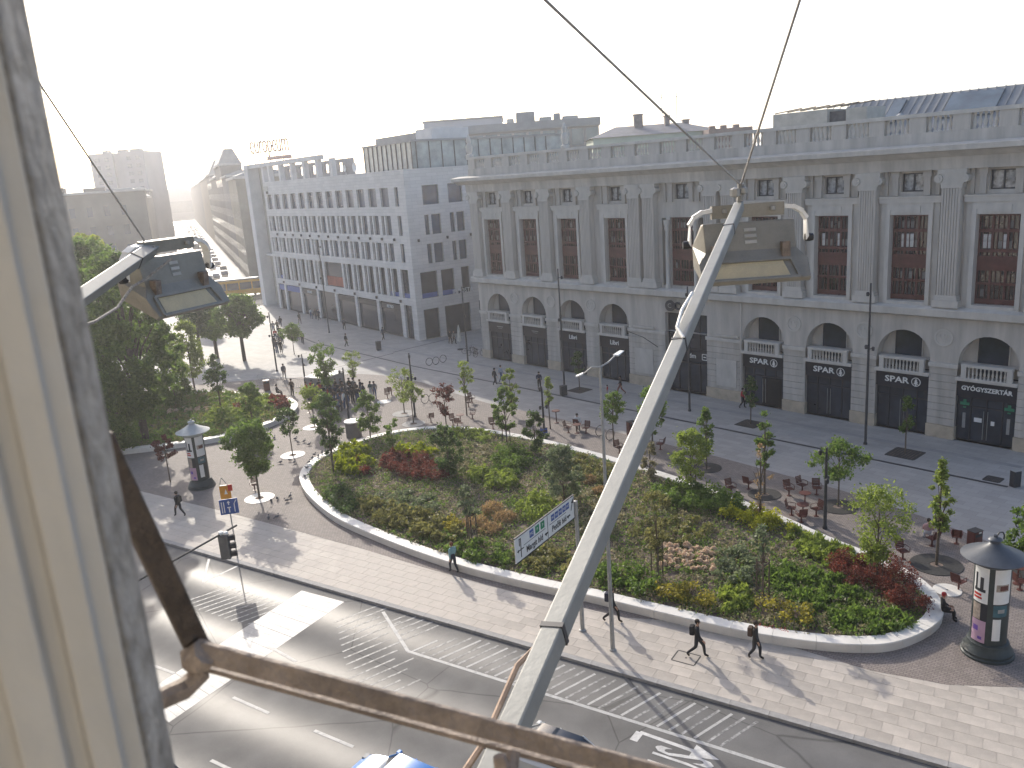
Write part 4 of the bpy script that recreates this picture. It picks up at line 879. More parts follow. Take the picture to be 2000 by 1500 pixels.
def bed(P, stone_len, label):
    o = empty('flower_bed', (0, 0, 0), 0, label, 'flower bed')
    N = 240; L = smooth_loop(P, N); per = sum((L[(i+1) % N]-L[i]).length for i in range(N))
    A = sum(L[i].x*L[(i+1) % N].y-L[(i+1) % N].x*L[i].y for i in range(N)); sg = 1 if A > 0 else -1
    nrm = []
    for i in range(N): t = (L[(i+1) % N]-L[i-1]).normalized(); nrm.append(Vector((-t.y, t.x))*sg)
    wd = .68; inner = [L[i]+nrm[i]*wd for i in range(N)]
    ns = int(per/stone_len); step = N/ns
    for k in range(ns):
        a, b = k*step, (k+1)*step; idx = [a+(b-a)*j/4 for j in range(5)]; idx[0] += .004*step; idx[-1] -= .004*step
        f = lambda arr, t: arr[int(t) % N].lerp(arr[(int(t)+1) % N], t-int(t))
        oo = [f(L, t) for t in idx]; ii = [f(inner, t) for t in idx]; q = MB(); vs = []
        c = .02
        for (po, pi) in zip(oo, ii):
            d = (pi-po).normalized()
            vs += [(*(po+d*.05), 0), (*po, .40), (*(po+d*c), .45), (*(pi-d*c), .45), (*pi, .43), (*pi, 0)]
        fs = []
        for j in range(4):
            for m_ in range(5): fs.append((j*6+m_, (j+1)*6+m_, (j+1)*6+m_+1, j*6+m_+1))
        fs += [tuple(range(6)), tuple(24+m_ for m_ in range(6))[::-1]]
        if sg > 0: fs = [x[::-1] for x in fs]
        q.add(vs, [x[::-1] for x in fs]); q.build('wall_stone', M['limestone'], o)
    q = MB(); n = N//3; core = [inner[i*3] for i in range(n)]; q.prism([(p.x, p.y) for p in core], 0, .3); q.build('soil', M['soil'], o)
    return o, inner
bed1, in1 = bed(out1, 1.75, 'large leaf-shaped flower bed with white stone seat wall in the middle of the square')
bed2, in2 = bed(out2, 1.9, 'smaller flower bed with white stone seat wall under the trees at left')
# red scrawl on the seat wall
sc_ = MB(); base = G(1478, 1222, .452); dx = (G(1540, 1235, .452)-base)/8; dy = Vector((-dx.y, dx.x, 0)).normalized()*.3
rr = random.Random(3)
for i in range(8):
    pts_ = [base+dx*(i+rr.random()*.3)+dy*(rr.random()*.9-.1) for _ in range(2)]+[base+dx*(i+.5+rr.random()*.5)+dy*rr.random() for _ in range(3)]
    sc_.tube(pts_, .012, 4)
sc_.build('graffiti', M['red'], bed1)
# ---------------------------------------------------------------- leaves
nrg = np.random.default_rng(5)
def leaf_mesh(name, C, size, mt, aspect=1.6, upright=0., jitter=.35, droop=None):
    n = len(C); C = np.asarray(C, float)
    a = nrg.normal(size=(n, 3)); a[:, 2] = a[:, 2]*(1-upright)+upright*(1.6+nrg.random(n)); a /= np.linalg.norm(a, axis=1)[:, None]
    b = nrg.normal(size=(n, 3)); b -= a*(a*b).sum(1)[:, None]; b /= np.linalg.norm(b, axis=1)[:, None]
    s = size*(1+jitter*(nrg.random(n)*2-1)); a = a*(s*aspect/2)[:, None]; b = b*(s/2)[:, None]
    V = np.empty((n, 4, 3)); V[:, 0] = C-a; V[:, 1] = C+b-a*.1; V[:, 2] = C+a; V[:, 3] = C-b-a*.1
    me = bpy.data.meshes.new(name); me.vertices.add(4*n); me.vertices.foreach_set('co', V.ravel())
    me.loops.add(4*n); me.loops.foreach_set('vertex_index', np.arange(4*n)); me.polygons.add(n); me.polygons.foreach_set('loop_start', np.arange(n)*4); 
    me.materials.append(mt); me.update(calc_edges=True); me.validate(); return me
LF = {
 'green': leafmat('leaf_green', (0.066, 0.120, 0.034), (0.150, 0.228, 0.066), .52), 'dark': leafmat('leaf_dark', (0.045, 0.087, 0.036), (0.112, 0.175, 0.063), .48),
 'light': leafmat('leaf_light', (0.127, 0.184, 0.046), (0.230, 0.299, 0.086), .52), 'olive': leafmat('leaf_olive', (0.106, 0.119, 0.053), (0.213, 0.219, 0.094), .45),
 'yellow': leafmat('leaf_yellow', (.22, .26, .03), (.42, .44, .07), .5), 'lime': leafmat('leaf_lime', (0.135, 0.180, 0.018), (0.270, 0.324, 0.045), .5),
 'red': leafmat('leaf_red', (.085, .03, .026), (.20, .07, .058)), 'wine': leafmat('leaf_wine', (.075, .028, .028), (.16, .06, .055)),
 'grey': leafmat('leaf_grey', (0.156, 0.162, 0.102), (0.300, 0.288, 0.204), .4), 'tan': leafmat('leaf_tan', (.19, .145, .085), (.34, .26, .16)),
 'blue': leafmat('leaf_bluegreen', (0.094, 0.138, 0.085), (0.188, 0.231, 0.150), .45), 'pink': leafmat('flower_pink', (.5, .38, .32), (.75, .62, .55), .3), 'bronze': leafmat('leaf_bronze', (.16, .16, .04), (.34, .32, .08))}
def crown_r(shape, t):
    if shape == 'column': return (.55+.9*t if t < .25 else .78+.22*math.sin((t-.25)*6) if t < .55 else 1.0*(1-t)/.45)*1.0
    if shape == 'vase': return min(1, .25+1.1*t) if t < .75 else math.sqrt(max(0, 1-((t-.75)/.25)**2))
    if shape == 'umbrella': return math.sqrt(max(0, 1-(max(t, .0)-.35)**2/.45)) if t > .2 else .2+3.2*t
    return math.sqrt(max(0, 1-(2*t-1)**2))**.8
def tree(foot, top, wpx, ybot, shape, colr, label, dens=1., leaf=.15, name='young_tree', cat='tree', z0=0., group=None, trunk=None, sparse=0., clump=None, H=None, Rw=None, lean=0):
    g = G(foot[0], foot[1], z0) if not isinstance(foot, Vector) else foot
    depth = (g-Vector((0, 0, CAMH))).dot(cF)
    H = H or max(1.2, hgt(foot, top)-z0); zb = max(.25, (hgt(foot, ybot)-z0) if ybot else H*.35); R = (Rw or wpx/2*depth/FPX)*.93
    o = empty(name, g, 0, label, cat, group); rg = random.Random(int(foot[0]*7+foot[1]) if not isinstance(foot, Vector) else int(foot.x*91))
    tr = trunk or max(.035, H*.011)
    q = MB(); ct = zb+(H-zb)*.75
    mid = Vector((rg.uniform(-.08, .08)*H*.1, rg.uniform(-.08, .08)*H*.1, ct*.5)); q.tube([(0, 0, -.02), mid, (lean, 0, ct)], [tr*1.25, tr, tr*.35], 7); q.build('trunk', M['bark'], o)
    nb = 12 if R < 2 else 22; q = MB(); ends = []
    for i in range(nb):
        t = rg.uniform(.05, .8); zz = zb+(H-zb)*t*.75; a = i*2.4+rg.random(); rr_ = R*crown_r(shape, min(.97, t+.15))*rg.uniform(.6, .95)
        e = Vector((math.cos(a)*rr_+lean*t, math.sin(a)*rr_, min(H*.97, zz+(H-zb)*(.22 if shape != 'umbrella' else .3))))
        st_ = Vector((lean*t*.5, 0, max(zb*.8, zz-(H-zb)*.12))); q.tube([st_, st_.lerp(e, .5)+Vector((0, 0, .04*H)), e], [tr*.45, tr*.3, tr*.12], 5); ends.append(e)
    q.build('branches', M['bark'], o)
    ca = R*(H-zb); ncl = int(clump or max(14, min(150, ca*16))); leaf = leaf*.62; per = int(max(30, ca*dens*1050/ncl)); cs = []
    rc = max(.16, .23*R) if R < 2.5 else R*.13
    if R > 2.5: per = int(per*.6); leaf *= 1.15
    pts_ = []
    for k in range(ncl):
        t = rg.random()**.9; a = rg.random()*6.283; rr_ = R*crown_r(shape, t)*math.sqrt(rg.uniform(.12, 1))*(1+.18*math.sin(a*3+t*5))
        if sparse and rg.random() < sparse: continue
        c = np.array((math.cos(a)*rr_+lean*t, math.sin(a)*rr_, zb+(H-zb)*t)); s_ = rc*rg.uniform(.55, 1.15)
        pts_.append(c+nrg.normal(size=(per, 3))*s_*np.array((.6, .6, .5)))
    P = np.concatenate(pts_); P = P[P[:, 2] > .1]
    inst("crown", leaf_mesh("foliage", P, leaf, LF[colr]), o)
    return o
T = tree
T((507, 973), 828, 95, 925, 'vase', 'green', 'young maple in a white stone ring beside the blue lane sign', 1.2, .2)
T((572, 890), 800, 46, 852, 'round', 'dark', 'small round-crowned tree in a white stone ring left of the flower bed', 1.3, .16)
T((652, 925), 766, 52, 878, 'round', 'dark', 'dense young tree at the pointed left end of the large flower bed', 1.3, .17, z0=.3)
T((615, 834), 758, 60, 795, 'umbrella', 'light', 'flat-topped light green tree just below the crowd', .9, .16)
T((724, 858), 762, 46, 842, 'round', 'green', 'upright young tree beside the grey drum kiosk', 1.2, .17, z0=.3)
T((769, 890), 812, 40, 865, 'vase', 'green', 'small thin sapling near the rear wall of the flower bed', .7, .17, sparse=.3, z0=.3)
T((877, 932), 825, 58, 918, 'round', 'dark', 'dark dense tree growing above the red shrubs', 1.5, .17, z0=.3)
T((640, 778), 675, 56, 752, 'vase', 'green', 'loose maple with tufted leaves rising behind the crowd', .7, .22, sparse=.35)
T((694, 768), 682, 40, 738, 'vase', 'light', 'feathery pale green tree behind the right of the crowd', .8, .13, sparse=.2)
T((790, 806), 720, 52, 782, 'vase', 'light', 'feathery pale tree in a grey ring right of the crowd', .8, .13, sparse=.2)
T((808, 826), 748, 44, 786, 'umbrella', 'light', 'low flat-topped tree in the grey ring at the rear bed wall', .9, .14)
T((912, 812), 708, 40, 768, 'vase', 'light', 'slender light green tree beside the upper group of red chairs', .8, .15, sparse=.2)
T((872, 832), 752, 46, 812, 'vase', 'wine', 'wine-red leaved maple above the rear wall of the flower bed', .9, .17, sparse=.15)
T((990, 868), 755, 46, 832, 'round', 'green', 'staked tree at the rear wall of the bed behind the red chairs', 1.3, .17, z0=.3)
T((1000, 812), 722, 36, 790, 'round', 'light', 'taller tree directly behind the staked tree at the rear wall', 1.1, .16)
T((1046, 886), 800, 46, 872, 'round', 'dark', 'dark oval tree just inside the rear wall of the flower bed', 1.4, .17, z0=.3)
T((1075, 838), 738, 26, 792, 'column', 'light', 'slim column-shaped tree beside the round high table', 1.2, .15)
T((1199, 872), 768, 56, 824, 'umbrella', 'green', 'mushroom-shaped tree behind the double-armed street lamp', 1.1, .16)
T((1102, 985), 868, 74, 968, 'round', 'blue', 'broad grey-green shrub tree in the middle of the flower bed', 1.3, .16, z0=.3)
T((1275, 885), 760, 56, 845, 'round', 'green', 'tree half hidden behind the diagonal steel arm', 1.1, .16)
T((1270, 935), 855, 40, 925, 'round', 'grey', 'greyish bush tree right of the steel arm at the rear wall', 1., .16, z0=.3)
T((1350, 960), 838, 82, 928, 'round', 'light', 'bushy light green staked tree right of the steel arm', 1.2, .15, z0=.3)
T((1380, 916), 798, 40, 872, 'column', 'green', 'pointed tree rising behind the bushy staked tree', 1.2, .15)
T((1493, 966), 808, 38, 912, 'column', 'green', 'slim column-shaped tree left of the red chairs at right', 1.4, .15)
T((1485, 1015), 850, 44, 990, 'vase', 'tan', 'nearly bare sapling in front of the slim column-shaped tree', .18, .12, sparse=.6, z0=.3)
T((1637, 990), 866, 104, 930, 'umbrella', 'green', 'wide umbrella-shaped tree beside the red chairs', 1.0, .16)
T((1712, 1138), 945, 122, 1085, 'vase', 'light', 'wide airy tree growing out of the red shrubs at right', 1.1, .12, z0=.3)
T((1829, 1104), 900, 48, 1035, 'column', 'light', 'tall slim tree in a dark iron ring at right', 1.3, .15)
T((2003, 1112), 985, 80, 1090, 'round', 'green', 'leafy tree cut off by the right picture edge', 1.2, .17)
T((1768, 886), 778, 28, 848, 'column', 'green', 'slim street tree in the grate before the rightmost supermarket window', 1.2, .15)
T((1466, 828), 738, 32, 796, 'column', 'dark', 'slim street tree before the open supermarket door', 1.2, .15)
T((1132, 762), 688, 28, 730, 'round', 'dark', 'street tree before the bookshop windows', 1.2, .15)
T((1285, 1130), 955, 68, 1082, 'vase', 'olive', 'loose olive-green sapling right of the steel arm inside the bed', .8, .13, sparse=.2, z0=.3)
T((1490, 1168), 1000, 38, 1095, 'round', 'blue', 'staked sapling right of the pink flower heads', .7, .14, sparse=.25, z0=.3)
T((922, 1062), 945, 52, 995, 'round', 'blue', 'small staked tree beside the tan grasses', 1.0, .15, z0=.3)
T((495, 838), 745, 46, 828, 'round', 'green', 'dense bush tree at the tip of the left flower bed', 1.3, .18, z0=.3)
T((432, 800), 690, 44, 760, 'column', 'dark', 'slender dark tree in the left flower bed', 1., .18, z0=.3)
T((575, 692), 635, 44, 665, 'umbrella', 'green', 'small tree standing alone on the bright paving', 1., .2)
T((333, 942), 850, 40, 895, 'round', 'wine', 'dark red small tree at the left flower bed corner', 1.2, .16)
T((478, 705), 580, 100, 655, 'umbrella', 'green', 'wide-crowned tree left of the office block', 1.1, .3, trunk=.2)
T((425, 700), 600, 60, 660, 'umbrella', 'green', 'broad tree beyond the left flood light', 1., .3, trunk=.2)
T((395, 705), 600, 60, 650, 'round', 'dark', 'dark tree beside the left flood light', 1., .3, trunk=.2)
T((380, 758), 630, 54, 735, 'round', 'light', 'light green tree in the gap below the flood light', 1.0, .2)
T((345, 795), 690, 66, 782, 'round', 'green', 'bushy tree behind the left advertising column', 1.2, .22, z0=.3)
T((410, 650), 575, 46, 630, 'round', 'green', 'farthest park tree before the avenue', 1., .3)
T((285, 862), 500, 190, 800, 'round', 'green', 'large dark park tree at the left edge of the square', 1.1, .26, name='park_tree', trunk=.28, z0=.3, clump=170)
T((215, 820), 470, 170, 700, 'round', 'green', 'tall park tree with sunlit top close to the window frame', 1., .28, name='park_tree', trunk=.3, z0=.3, clump=170)
T((300, 770), 560, 120, 720, 'round', 'green', 'park tree behind the large dark tree', 1., .28, name='park_tree', trunk=.25, clump=120)
T((230, 880), 720, 120, 870, 'round', 'green', 'low spreading bush at the left edge behind the window frame', 1.1, .22, z0=.3, clump=120)
T((205, 700), 462, 110, 600, 'round', 'lime', 'yellow-green tree top in front of the corner house', .9, .35, name='park_tree', trunk=.3, clump=110)
# stakes that hold the saplings
def stakes(px, py, label, h=1.9):
    g = G(px, py, .3); o = empty('tree_stakes', g, rnd.random(), label, 'stakes'); P = [(.32*math.cos(a), .32*math.sin(a)) for a in (0, 2.09, 4.19)]
    for x, y in P: q = MB(); q.tube([(x, y, 0), (x, y, h)], .035, 6); q.build('stake', M['bark'], o)
    for i in range(3): q = MB(); a, b = P[i], P[(i+1) % 3]; q.beam((a[0], a[1], h-.15), (b[0], b[1], h-.15), .03, .07); q.build('crossbar', M['bark'], o)
stakes(922, 1062, 'three wooden stakes round the small tree by the tan grasses'); stakes(1490, 1168, 'three wooden stakes round the sapling right of the pink flowers'); stakes(990, 868, 'three wooden stakes at the rear wall of the flower bed', 1.5)
stakes(1350, 960, 'three wooden stakes under the bushy light green tree', 1.5); stakes(1285, 1132, 'wooden stakes of the loose sapling right of the steel arm'); stakes(1712, 1138, 'pale stakes standing in the red shrubs')
# ---------------------------------------------------------------- low planting
def poly_px(L, z=.35): return [G(x, y, z) for x, y in L]
def ell(cx, cy, rx, ry, n=14, ang=0.): return [(cx+rx*math.cos(t*2*math.pi/n)*math.cos(ang)-ry*math.sin(t*2*math.pi/n)*math.sin(ang), cy+ry*math.sin(t*2*math.pi/n)*math.cos(ang)+rx*math.cos(t*2*math.pi/n)*math.sin(ang)) for t in range(n)]
def samples(poly, n, bound=None):
    xs = [p[0] for p in poly]; ys = [p[1] for p in poly]; R_ = []; tries = 0
    while len(R_) < n and tries < n*30:
        tries += 1; p = (rnd.uniform(min(xs), max(xs)), rnd.uniform(min(ys), max(ys)))
        if inpoly(p, poly) and (bound is None or inpoly(p, bound)): R_.append(p)
    return R_
def area(poly): n = len(poly); return abs(sum(poly[i][0]*poly[(i+1) % n][1]-poly[(i+1) % n][0]*poly[i][1] for i in range(n)))/2
def patch(poly, h, colr, dens=170, leaf=.11, upright=.15, aspect=1.6, clumpr=.3, bound=in1, z0=.3):
    h = h*1.25
    A = area(poly); nc = max(4, int(A/(clumpr*clumpr*2.0))); cs = samples(poly, nc, bound)
    if not cs: return None
    per = max(6, int(A*dens/len(cs))); out = []
    for x, y in cs:
        hh = h*rnd.uniform(.45, 1.2); P = nrg.normal(size=(per, 3))*np.array((clumpr*.55, clumpr*.55, 0)); P[:, 2] = hh*np.sqrt(np.clip(1-(P[:, 0]**2+P[:, 1]**2)/(clumpr*1.5)**2, .03, 1))*(.45+.6*nrg.random(per)); out.append(P+np.array((x, y, z0)))
    return leaf_mesh('foliage', np.concatenate(out), leaf, LF[colr], aspect, upright)
def shrub(name, L, h, colr, label, cat='shrub', **kw):
    poly = poly_px(L); me = patch([p[:2] for p in poly], h, colr, **kw)
    if me: tag(inst(name, me), label, cat)
def cover(name, L, h, colr, label, **kw):
    poly = poly_px(L); me = patch([p[:2] for p in poly], h, colr, **kw)
    if me: tag(inst(name, me), label, 'ground cover', kind='stuff')
me = patch([(p[0], p[1]) for p in in1], .22, 'grey', dens=100, leaf=.085, clumpr=.32); tag(inst('ground_cover', me), 'low mixed grey-green ground cover filling the large flower bed', 'ground cover', kind='stuff')
me = patch([(p[0], p[1]) for p in in1], .26, 'green', dens=80, leaf=.08, clumpr=.25); tag(inst('ground_cover', me), 'scattered green creeping plants in the large flower bed', 'ground cover', kind='stuff')
me = patch([(p[0], p[1]) for p in in2], .4, 'green', dens=60, leaf=.15, clumpr=.4, bound=in2); tag(inst('ground_cover', me), 'green undergrowth filling the left flower bed', 'ground cover', kind='stuff')
me = patch([(p[0], p[1]) for p in in2], .35, 'olive', dens=40, leaf=.15, clumpr=.4, bound=in2); tag(inst('ground_cover', me), 'olive undergrowth in the left flower bed', 'ground cover', kind='stuff')
S_ = shrub
S_('red_shrub', ell(815, 920, 72, 20, ang=.12), .75, 'red', 'broad bright red shrub clump in the left half of the large bed', dens=700, leaf=.075)
S_('red_shrub', ell(711, 920, 13, 14), .65, 'red', 'small red shrub left of the broad red clump', dens=420, leaf=.1)
S_('red_shrub', [(1602, 1108), (1660, 1102), (1735, 1104), (1782, 1128), (1812, 1175), (1808, 1202), (1760, 1196), (1690, 1160), (1640, 1135)], .8, 'red', 'dark red barberry clump at the right end of the large bed', dens=1300, leaf=.05)
S_('lime_shrub', ell(692, 905, 37, 26, ang=-.2), .7, 'lime', 'yellow-green feathery shrub left of the red clump', dens=300, leaf=.13, upright=.5, aspect=2.5)
S_('lime_shrub', ell(808, 890, 46, 12), .6, 'lime', 'yellow-green shrub strip behind the red clump', dens=300, leaf=.13, upright=.5, aspect=2.5)
S_('yellow_shrub', ell(1485, 1022, 80, 16, ang=.18), .6, 'yellow', 'bright yellow-green mound near the rear wall at right', dens=420, leaf=.09)
S_('yellow_shrub', ell(1340, 1168, 66, 18, ang=.22), .5, 'bronze', 'yellow bronze shrubs along the front wall', dens=240, leaf=.1, upright=.3)
S_('yellow_shrub', ell(1535, 1205, 62, 18, ang=.2), .5, 'bronze', 'yellow tufts along the front wall right of the graffiti', dens=200, leaf=.1, upright=.3)
S_('yellow_shrub', ell(885, 1035, 14, 16), .5, 'bronze', 'small yellow shrub left of the tan grasses', dens=300, leaf=.1)
S_('green_shrub', ell(955, 942, 55, 18, ang=.2), .6, 'light', 'fresh green mound above the tan grasses', dens=330, leaf=.11)
S_('green_shrub', ell(1000, 905, 36, 28), .6, 'green', 'green mound left of the dark oval tree', dens=330, leaf=.11)
S_('green_shrub', ell(1055, 1005, 42, 30), .7, 'light', 'light green shrub behind the road direction sign', dens=330, leaf=.11)
S_('green_shrub', ell(1375, 982, 105, 24, ang=.08), .75, 'green', 'long dark green hedge-like shrub near the rear wall', dens=330, leaf=.11)
S_('green_shrub', ell(1160, 925, 55, 22, ang=.2), .5, 'olive', 'olive shrub left of the steel arm', dens=300, leaf=.1)
S_('green_shrub', ell(1440, 1115, 42, 34), .6, 'blue', 'grey-green shrub right of the pink flower heads', dens=320, leaf=.11)
S_('green_shrub', ell(1225, 1140, 62, 26, ang=.2), .6, 'green', 'dark green shrub at the front wall right of the steel arm', dens=320, leaf=.11)
S_('green_shrub', ell(665, 985, 32, 22, ang=.5), .65, 'dark', 'dark green mound at the front wall near the left tip', dens=330, leaf=.11)
S_('green_shrub', ell(1330, 920, 60, 18, ang=.3), .45, 'grey', 'grey-green shrub just inside the rear wall beside the arm', dens=300, leaf=.1)
cover('ground_cover', ell(800, 1022, 110, 24, ang=.33), .5, 'olive', 'olive feathery cover along the front wall', dens=240, leaf=.12, upright=.4, aspect=2.4)
cover('ground_cover', ell(930, 1080, 80, 26, ang=.3), .4, 'green', 'green cover along the front wall beside the teal jacket walker', dens=220, leaf=.11)
cover('ground_cover', ell(1075, 1100, 70, 26, ang=.28), .4, 'olive', 'olive cover below the direction sign', dens=220, leaf=.11)
cover('ground_cover', ell(790, 985, 70, 20), .35, 'blue', 'grey-green low cover in front of the red clump', dens=200, leaf=.1)
cover('ground_cover', ell(915, 850, 52, 12, ang=.1), .35, 'light', 'light green cover at the rear wall', dens=240, leaf=.1)
cover('ground_cover', ell(900, 890, 70, 24), .3, 'grey', 'grey twiggy cover in the left half of the bed', dens=170, leaf=.1)
cover('ground_cover', ell(1160, 1010, 60, 45), .35, 'grey', 'grey twiggy cover around the steel arm', dens=170, leaf=.1)
cover('ground_cover', ell(1615, 1070, 90, 32, ang=.45), .35, 'light', 'grassy light green cover along the rear wall at right', dens=260, leaf=.13, upright=.55, aspect=3)
cover('ground_cover', ell(1600, 1160, 110, 42, ang=.35), .3, 'green', 'grassy green cover in the right part of the bed', dens=250, leaf=.13, upright=.5, aspect=3)
cover('ground_cover', ell(1700, 1215, 85, 26, ang=.1), .3, 'green', 'grassy green cover at the right front wall', dens=250, leaf=.13, upright=.5, aspect=3)
cover('ground_cover', ell(1445, 1172, 34, 32), .4, 'light', 'bright grass patch between yellow shrubs', dens=330, leaf=.13, upright=.6, aspect=3)
cover('ground_cover', ell(1310, 1040, 80, 28), .35, 'olive', 'olive cover right of the arm', dens=220, leaf=.11)
cover('ground_cover', ell(470, 805, 70, 20, ang=-.3), .5, 'light', 'light green cover in the left bed', dens=180, leaf=.16, bound=in2)
S_('red_shrub', ell(545, 790, 20, 12), .6, 'red', 'red shrub at the right tip of the left flower bed', dens=300, leaf=.14, bound=in2)
S_('red_shrub', ell(470, 800, 12, 8), .6, 'red', 'small red shrub inside the left flower bed', dens=300, leaf=.14, bound=in2)
# tan ornamental grasses and pink flower heads, each a plant of its own
def tuft(px, py, r, h, colr, label, name='ornamental_grass', group=None, n=420):
    g = G(px, py, .3); a = nrg.random(n)*6.283; rr_ = np.sqrt(nrg.random(n)); P = np.stack((np.cos(a)*rr_*r, np.sin(a)*rr_*r, h*(.25+.75*nrg.random(n))*(1-.45*rr_)), 1)
    o = inst(name, leaf_mesh('blades', P, .05, LF[colr], 6, .6), None, g); tag(o, label, 'plant', group)
for px, py, r, h, l in ((930, 1030, .75, .9, 'tan ornamental grass left of the group'), (962, 1004, .65, 1.0, 'tallest tan ornamental grass'), (985, 1018, .7, .8, 'tan ornamental grass right of the tallest one'), (958, 1040, .7, .7, 'low tan grass in front of the tallest one'), (1150, 945, .6, .7, 'brown grass tuft left of the steel arm'), (1172, 965, .5, .6, 'brown grass tuft touching the steel arm in the picture')): tuft(px, py, r, h, 'tan', l)
rf = random.Random(9); fl = []
for r_ in range(5):
    for i in range(8): fl.append((1298+i*13.5+rf.uniform(-4, 4), 1070+r_*9.5+i*1.5+rf.uniform(-3, 3)))
P = nrg.normal(size=(90, 3)); P /= np.linalg.norm(P, axis=1)[:, None]; P[:, 2] = np.abs(P[:, 2]); hm_ = leaf_mesh('petals', P*np.array((.16, .16, .2))+np.array((0, 0, .14)), .1, LF['pink'])
for x, y in fl: tag(inst('flowering_plant', hm_, None, G(x, y, .3), (0, 0, rf.random()*6), (rf.uniform(.8, 1.15),)*3), 'pale pink round flowering plant in the group right of the steel arm', 'flower', 'pink flower heads in the large bed')
for i in range(14): tag(inst('flowering_plant', hm_, None, G(350+rf.uniform(-20, 60), 806+rf.uniform(-4, 6), .3), (0, 0, rf.random()*6), (1.3, 1.3, 1.3)), 'pale flowering plant in the left bed behind the advertising column', 'flower', 'flower heads in the left bed')
# ================================================================ STREET FURNITURE
def mast(foot, top, label, r=.075, fit=True, cross=False):
    g = G(*foot); h = hgt(foot, top); o = empty('light_mast', g, rnd.random()*6, label, 'light mast')
    q = MB(); q.lathe([(r*1.8, 0), (r*1.8, .12), (r*1.25, .2), (r*1.1, h*.5), (r*.75, h), (0, h+.02)], 10); q.build('pole', M['dark'], o, True)
    if fit:
        for k, (zz, a) in enumerate(((h*.93, .3), (h*.62, 2.4), (h*.6, -1.2))):
            q = MB(); q.tube([(0, 0, zz), (.28*math.cos(a), .28*math.sin(a), zz+.05)], .03, 5); q.lathe([(.0, -.12), (.09, -.12), (.11, .1), (.06, .16), (0, .16)], 8, (.34*math.cos(a), .34*math.sin(a), zz)); q.build('spot_lamp', M['dark'], o)
for f, t, l in [((1690, 868), 553, 'tall dark light mast before the rightmost supermarket bays'), ((1103, 767), 525, 'tall dark light mast before the bookshop'), ((1347, 803), 560, 'dark light mast before the main entrance, partly behind the steel arm'),
                ((1611, 1033), 875, 'short dark post between the red chairs and the flower bed'), ((1064, 858), 755, 'dark post with spot lamps by the rear bed wall'), ((811, 815), 690, 'dark post with spot lamps right of the crowd'),
                ((541, 725), 610, 'slim dark post on the bright paving left of the lone tree'), ((596, 745), 692, 'low dark post beside the underpass parapet'), ((682, 822), 718, 'dark post rising out of the crowd'),
                ((643, 650), 470, 'tall mast before the office block'), ((722, 640), 505, 'tall mast before the office block banner'), ((914, 706), 560, 'dark mast at the corner of the store')]: mast(f, t, l)
# double-armed street lamp
g = G(1197, 1270); zt = hgt((1197, 1270), 718)
o = empty('street_lamp', g, 0, 'pale grey double-armed street lamp standing on the footway', 'street lamp')
q = MB(); q.lathe([(.15, 0), (.15, .05), (.1, .1), (.085, 4), (.05, zt), (0, zt+.01)], 12); q.build('pole', M['galv'], o, True)
for e, nm in (((1125, 735), -.35), ((1215, 685), .3)):
    E_ = G(e[0], e[1], zt+nm); E_ = E_-g; b = Vector((0, 0, zt)); mid = b.lerp(E_, .35)+Vector((0, 0, -.05 if nm > 0 else .12))
    q = MB(); q.tube([b, mid, b.lerp(E_, .65), E_.lerp(b, .18)], [.035, .035, .03, .03], 6); q.build('arm', M['galv'], o)
    d = (E_-b).normalized(); q = MB(); q.beam(E_.lerp(b, .3), E_, .26, .07, w2=.2, h2=.04); q.build('lamp_head', M['white'], o, bevel=.015)
# direction sign on its pole
g = G(1138, 1232); TL = Vector((-.33, 29.91, 5.55)); ang = math.atan2(4.1, 2.64)
o = empty('direction_sign', (g.x, g.y, 0), 0, 'white road direction sign for two bridges on a grey pole', 'road sign')
q = MB(); q.lathe([(.16, 0), (.16, .06), (.1, .1), (.085, 6.3), (0, 6.32)], 12); q.build('pole', M['galv'], o, True)
L = 4.88; pr = Matrix.Rotation(ang, 4, 'Z'); base = TL-Vector((g.x, g.y, 0))
def onsign(mb, name, mt, par):
    ob = mb.build(name, mt, par); return ob
pn = MB(); pn.bx(0, L, 0, .05, 0, 1.02); p_ = pn.build('panel', M['signwhite'], o, bevel=.01); p_.location = base; p_.rotation_euler = (0, 0, ang)
q = MB(); q.bx(-.03, L+.03, -.012, .06, 1.02, 1.06); q.bx(-.03, L+.03, -.012, .06, -.04, 0); q.bx(L*.52-.015, L*.52+.015, -.006, 0, .02, 1.0); q.bx(.62, L*.52-.2, -.006, 0, .52, .54); q.bx(L*.52+.15, L-.75, -.006, 0, .52, .54); q.build('sign_border', M['dark'], p_)
M['sgreen'] = mat('sign_green', (.02, .22, .10), .5)
for i, (x, mt, t) in enumerate(((1.1, 'blue', 'M2'), (1.55, 'sgreen', 'P'), (1.98, 'sgreen', 'P'), (2.85, 'blue', 'M1'), (3.18, 'blue', 'M2'), (3.51, 'blue', 'M3'), (3.84, 'blue', 'M5'), (4.15, 'blue', 'M7'))):
    s = .3 if x < 2.5 else .26; q = MB(); q.bx(x, x+s, -.01, 0, .62, .62+s*1.05); k = q.build('route_badge', M[mt], p_)
    inst('badge_letters', text_mesh('badge_letters', t, s*.62, M['signwhite'], .002), k, (x+s/2, -.012, .62+s*.5), (rad(90), 0, 0))
for body, x in (('Margit híd', 1.45), ('Petőfi híd', 3.5)):
    inst('sign_letters', text_mesh('sign_letters', body, .38, M['dark'], .003, sx=.85, bold=.004), p_, (x, -.008, .26), (rad(90), 0, 0))
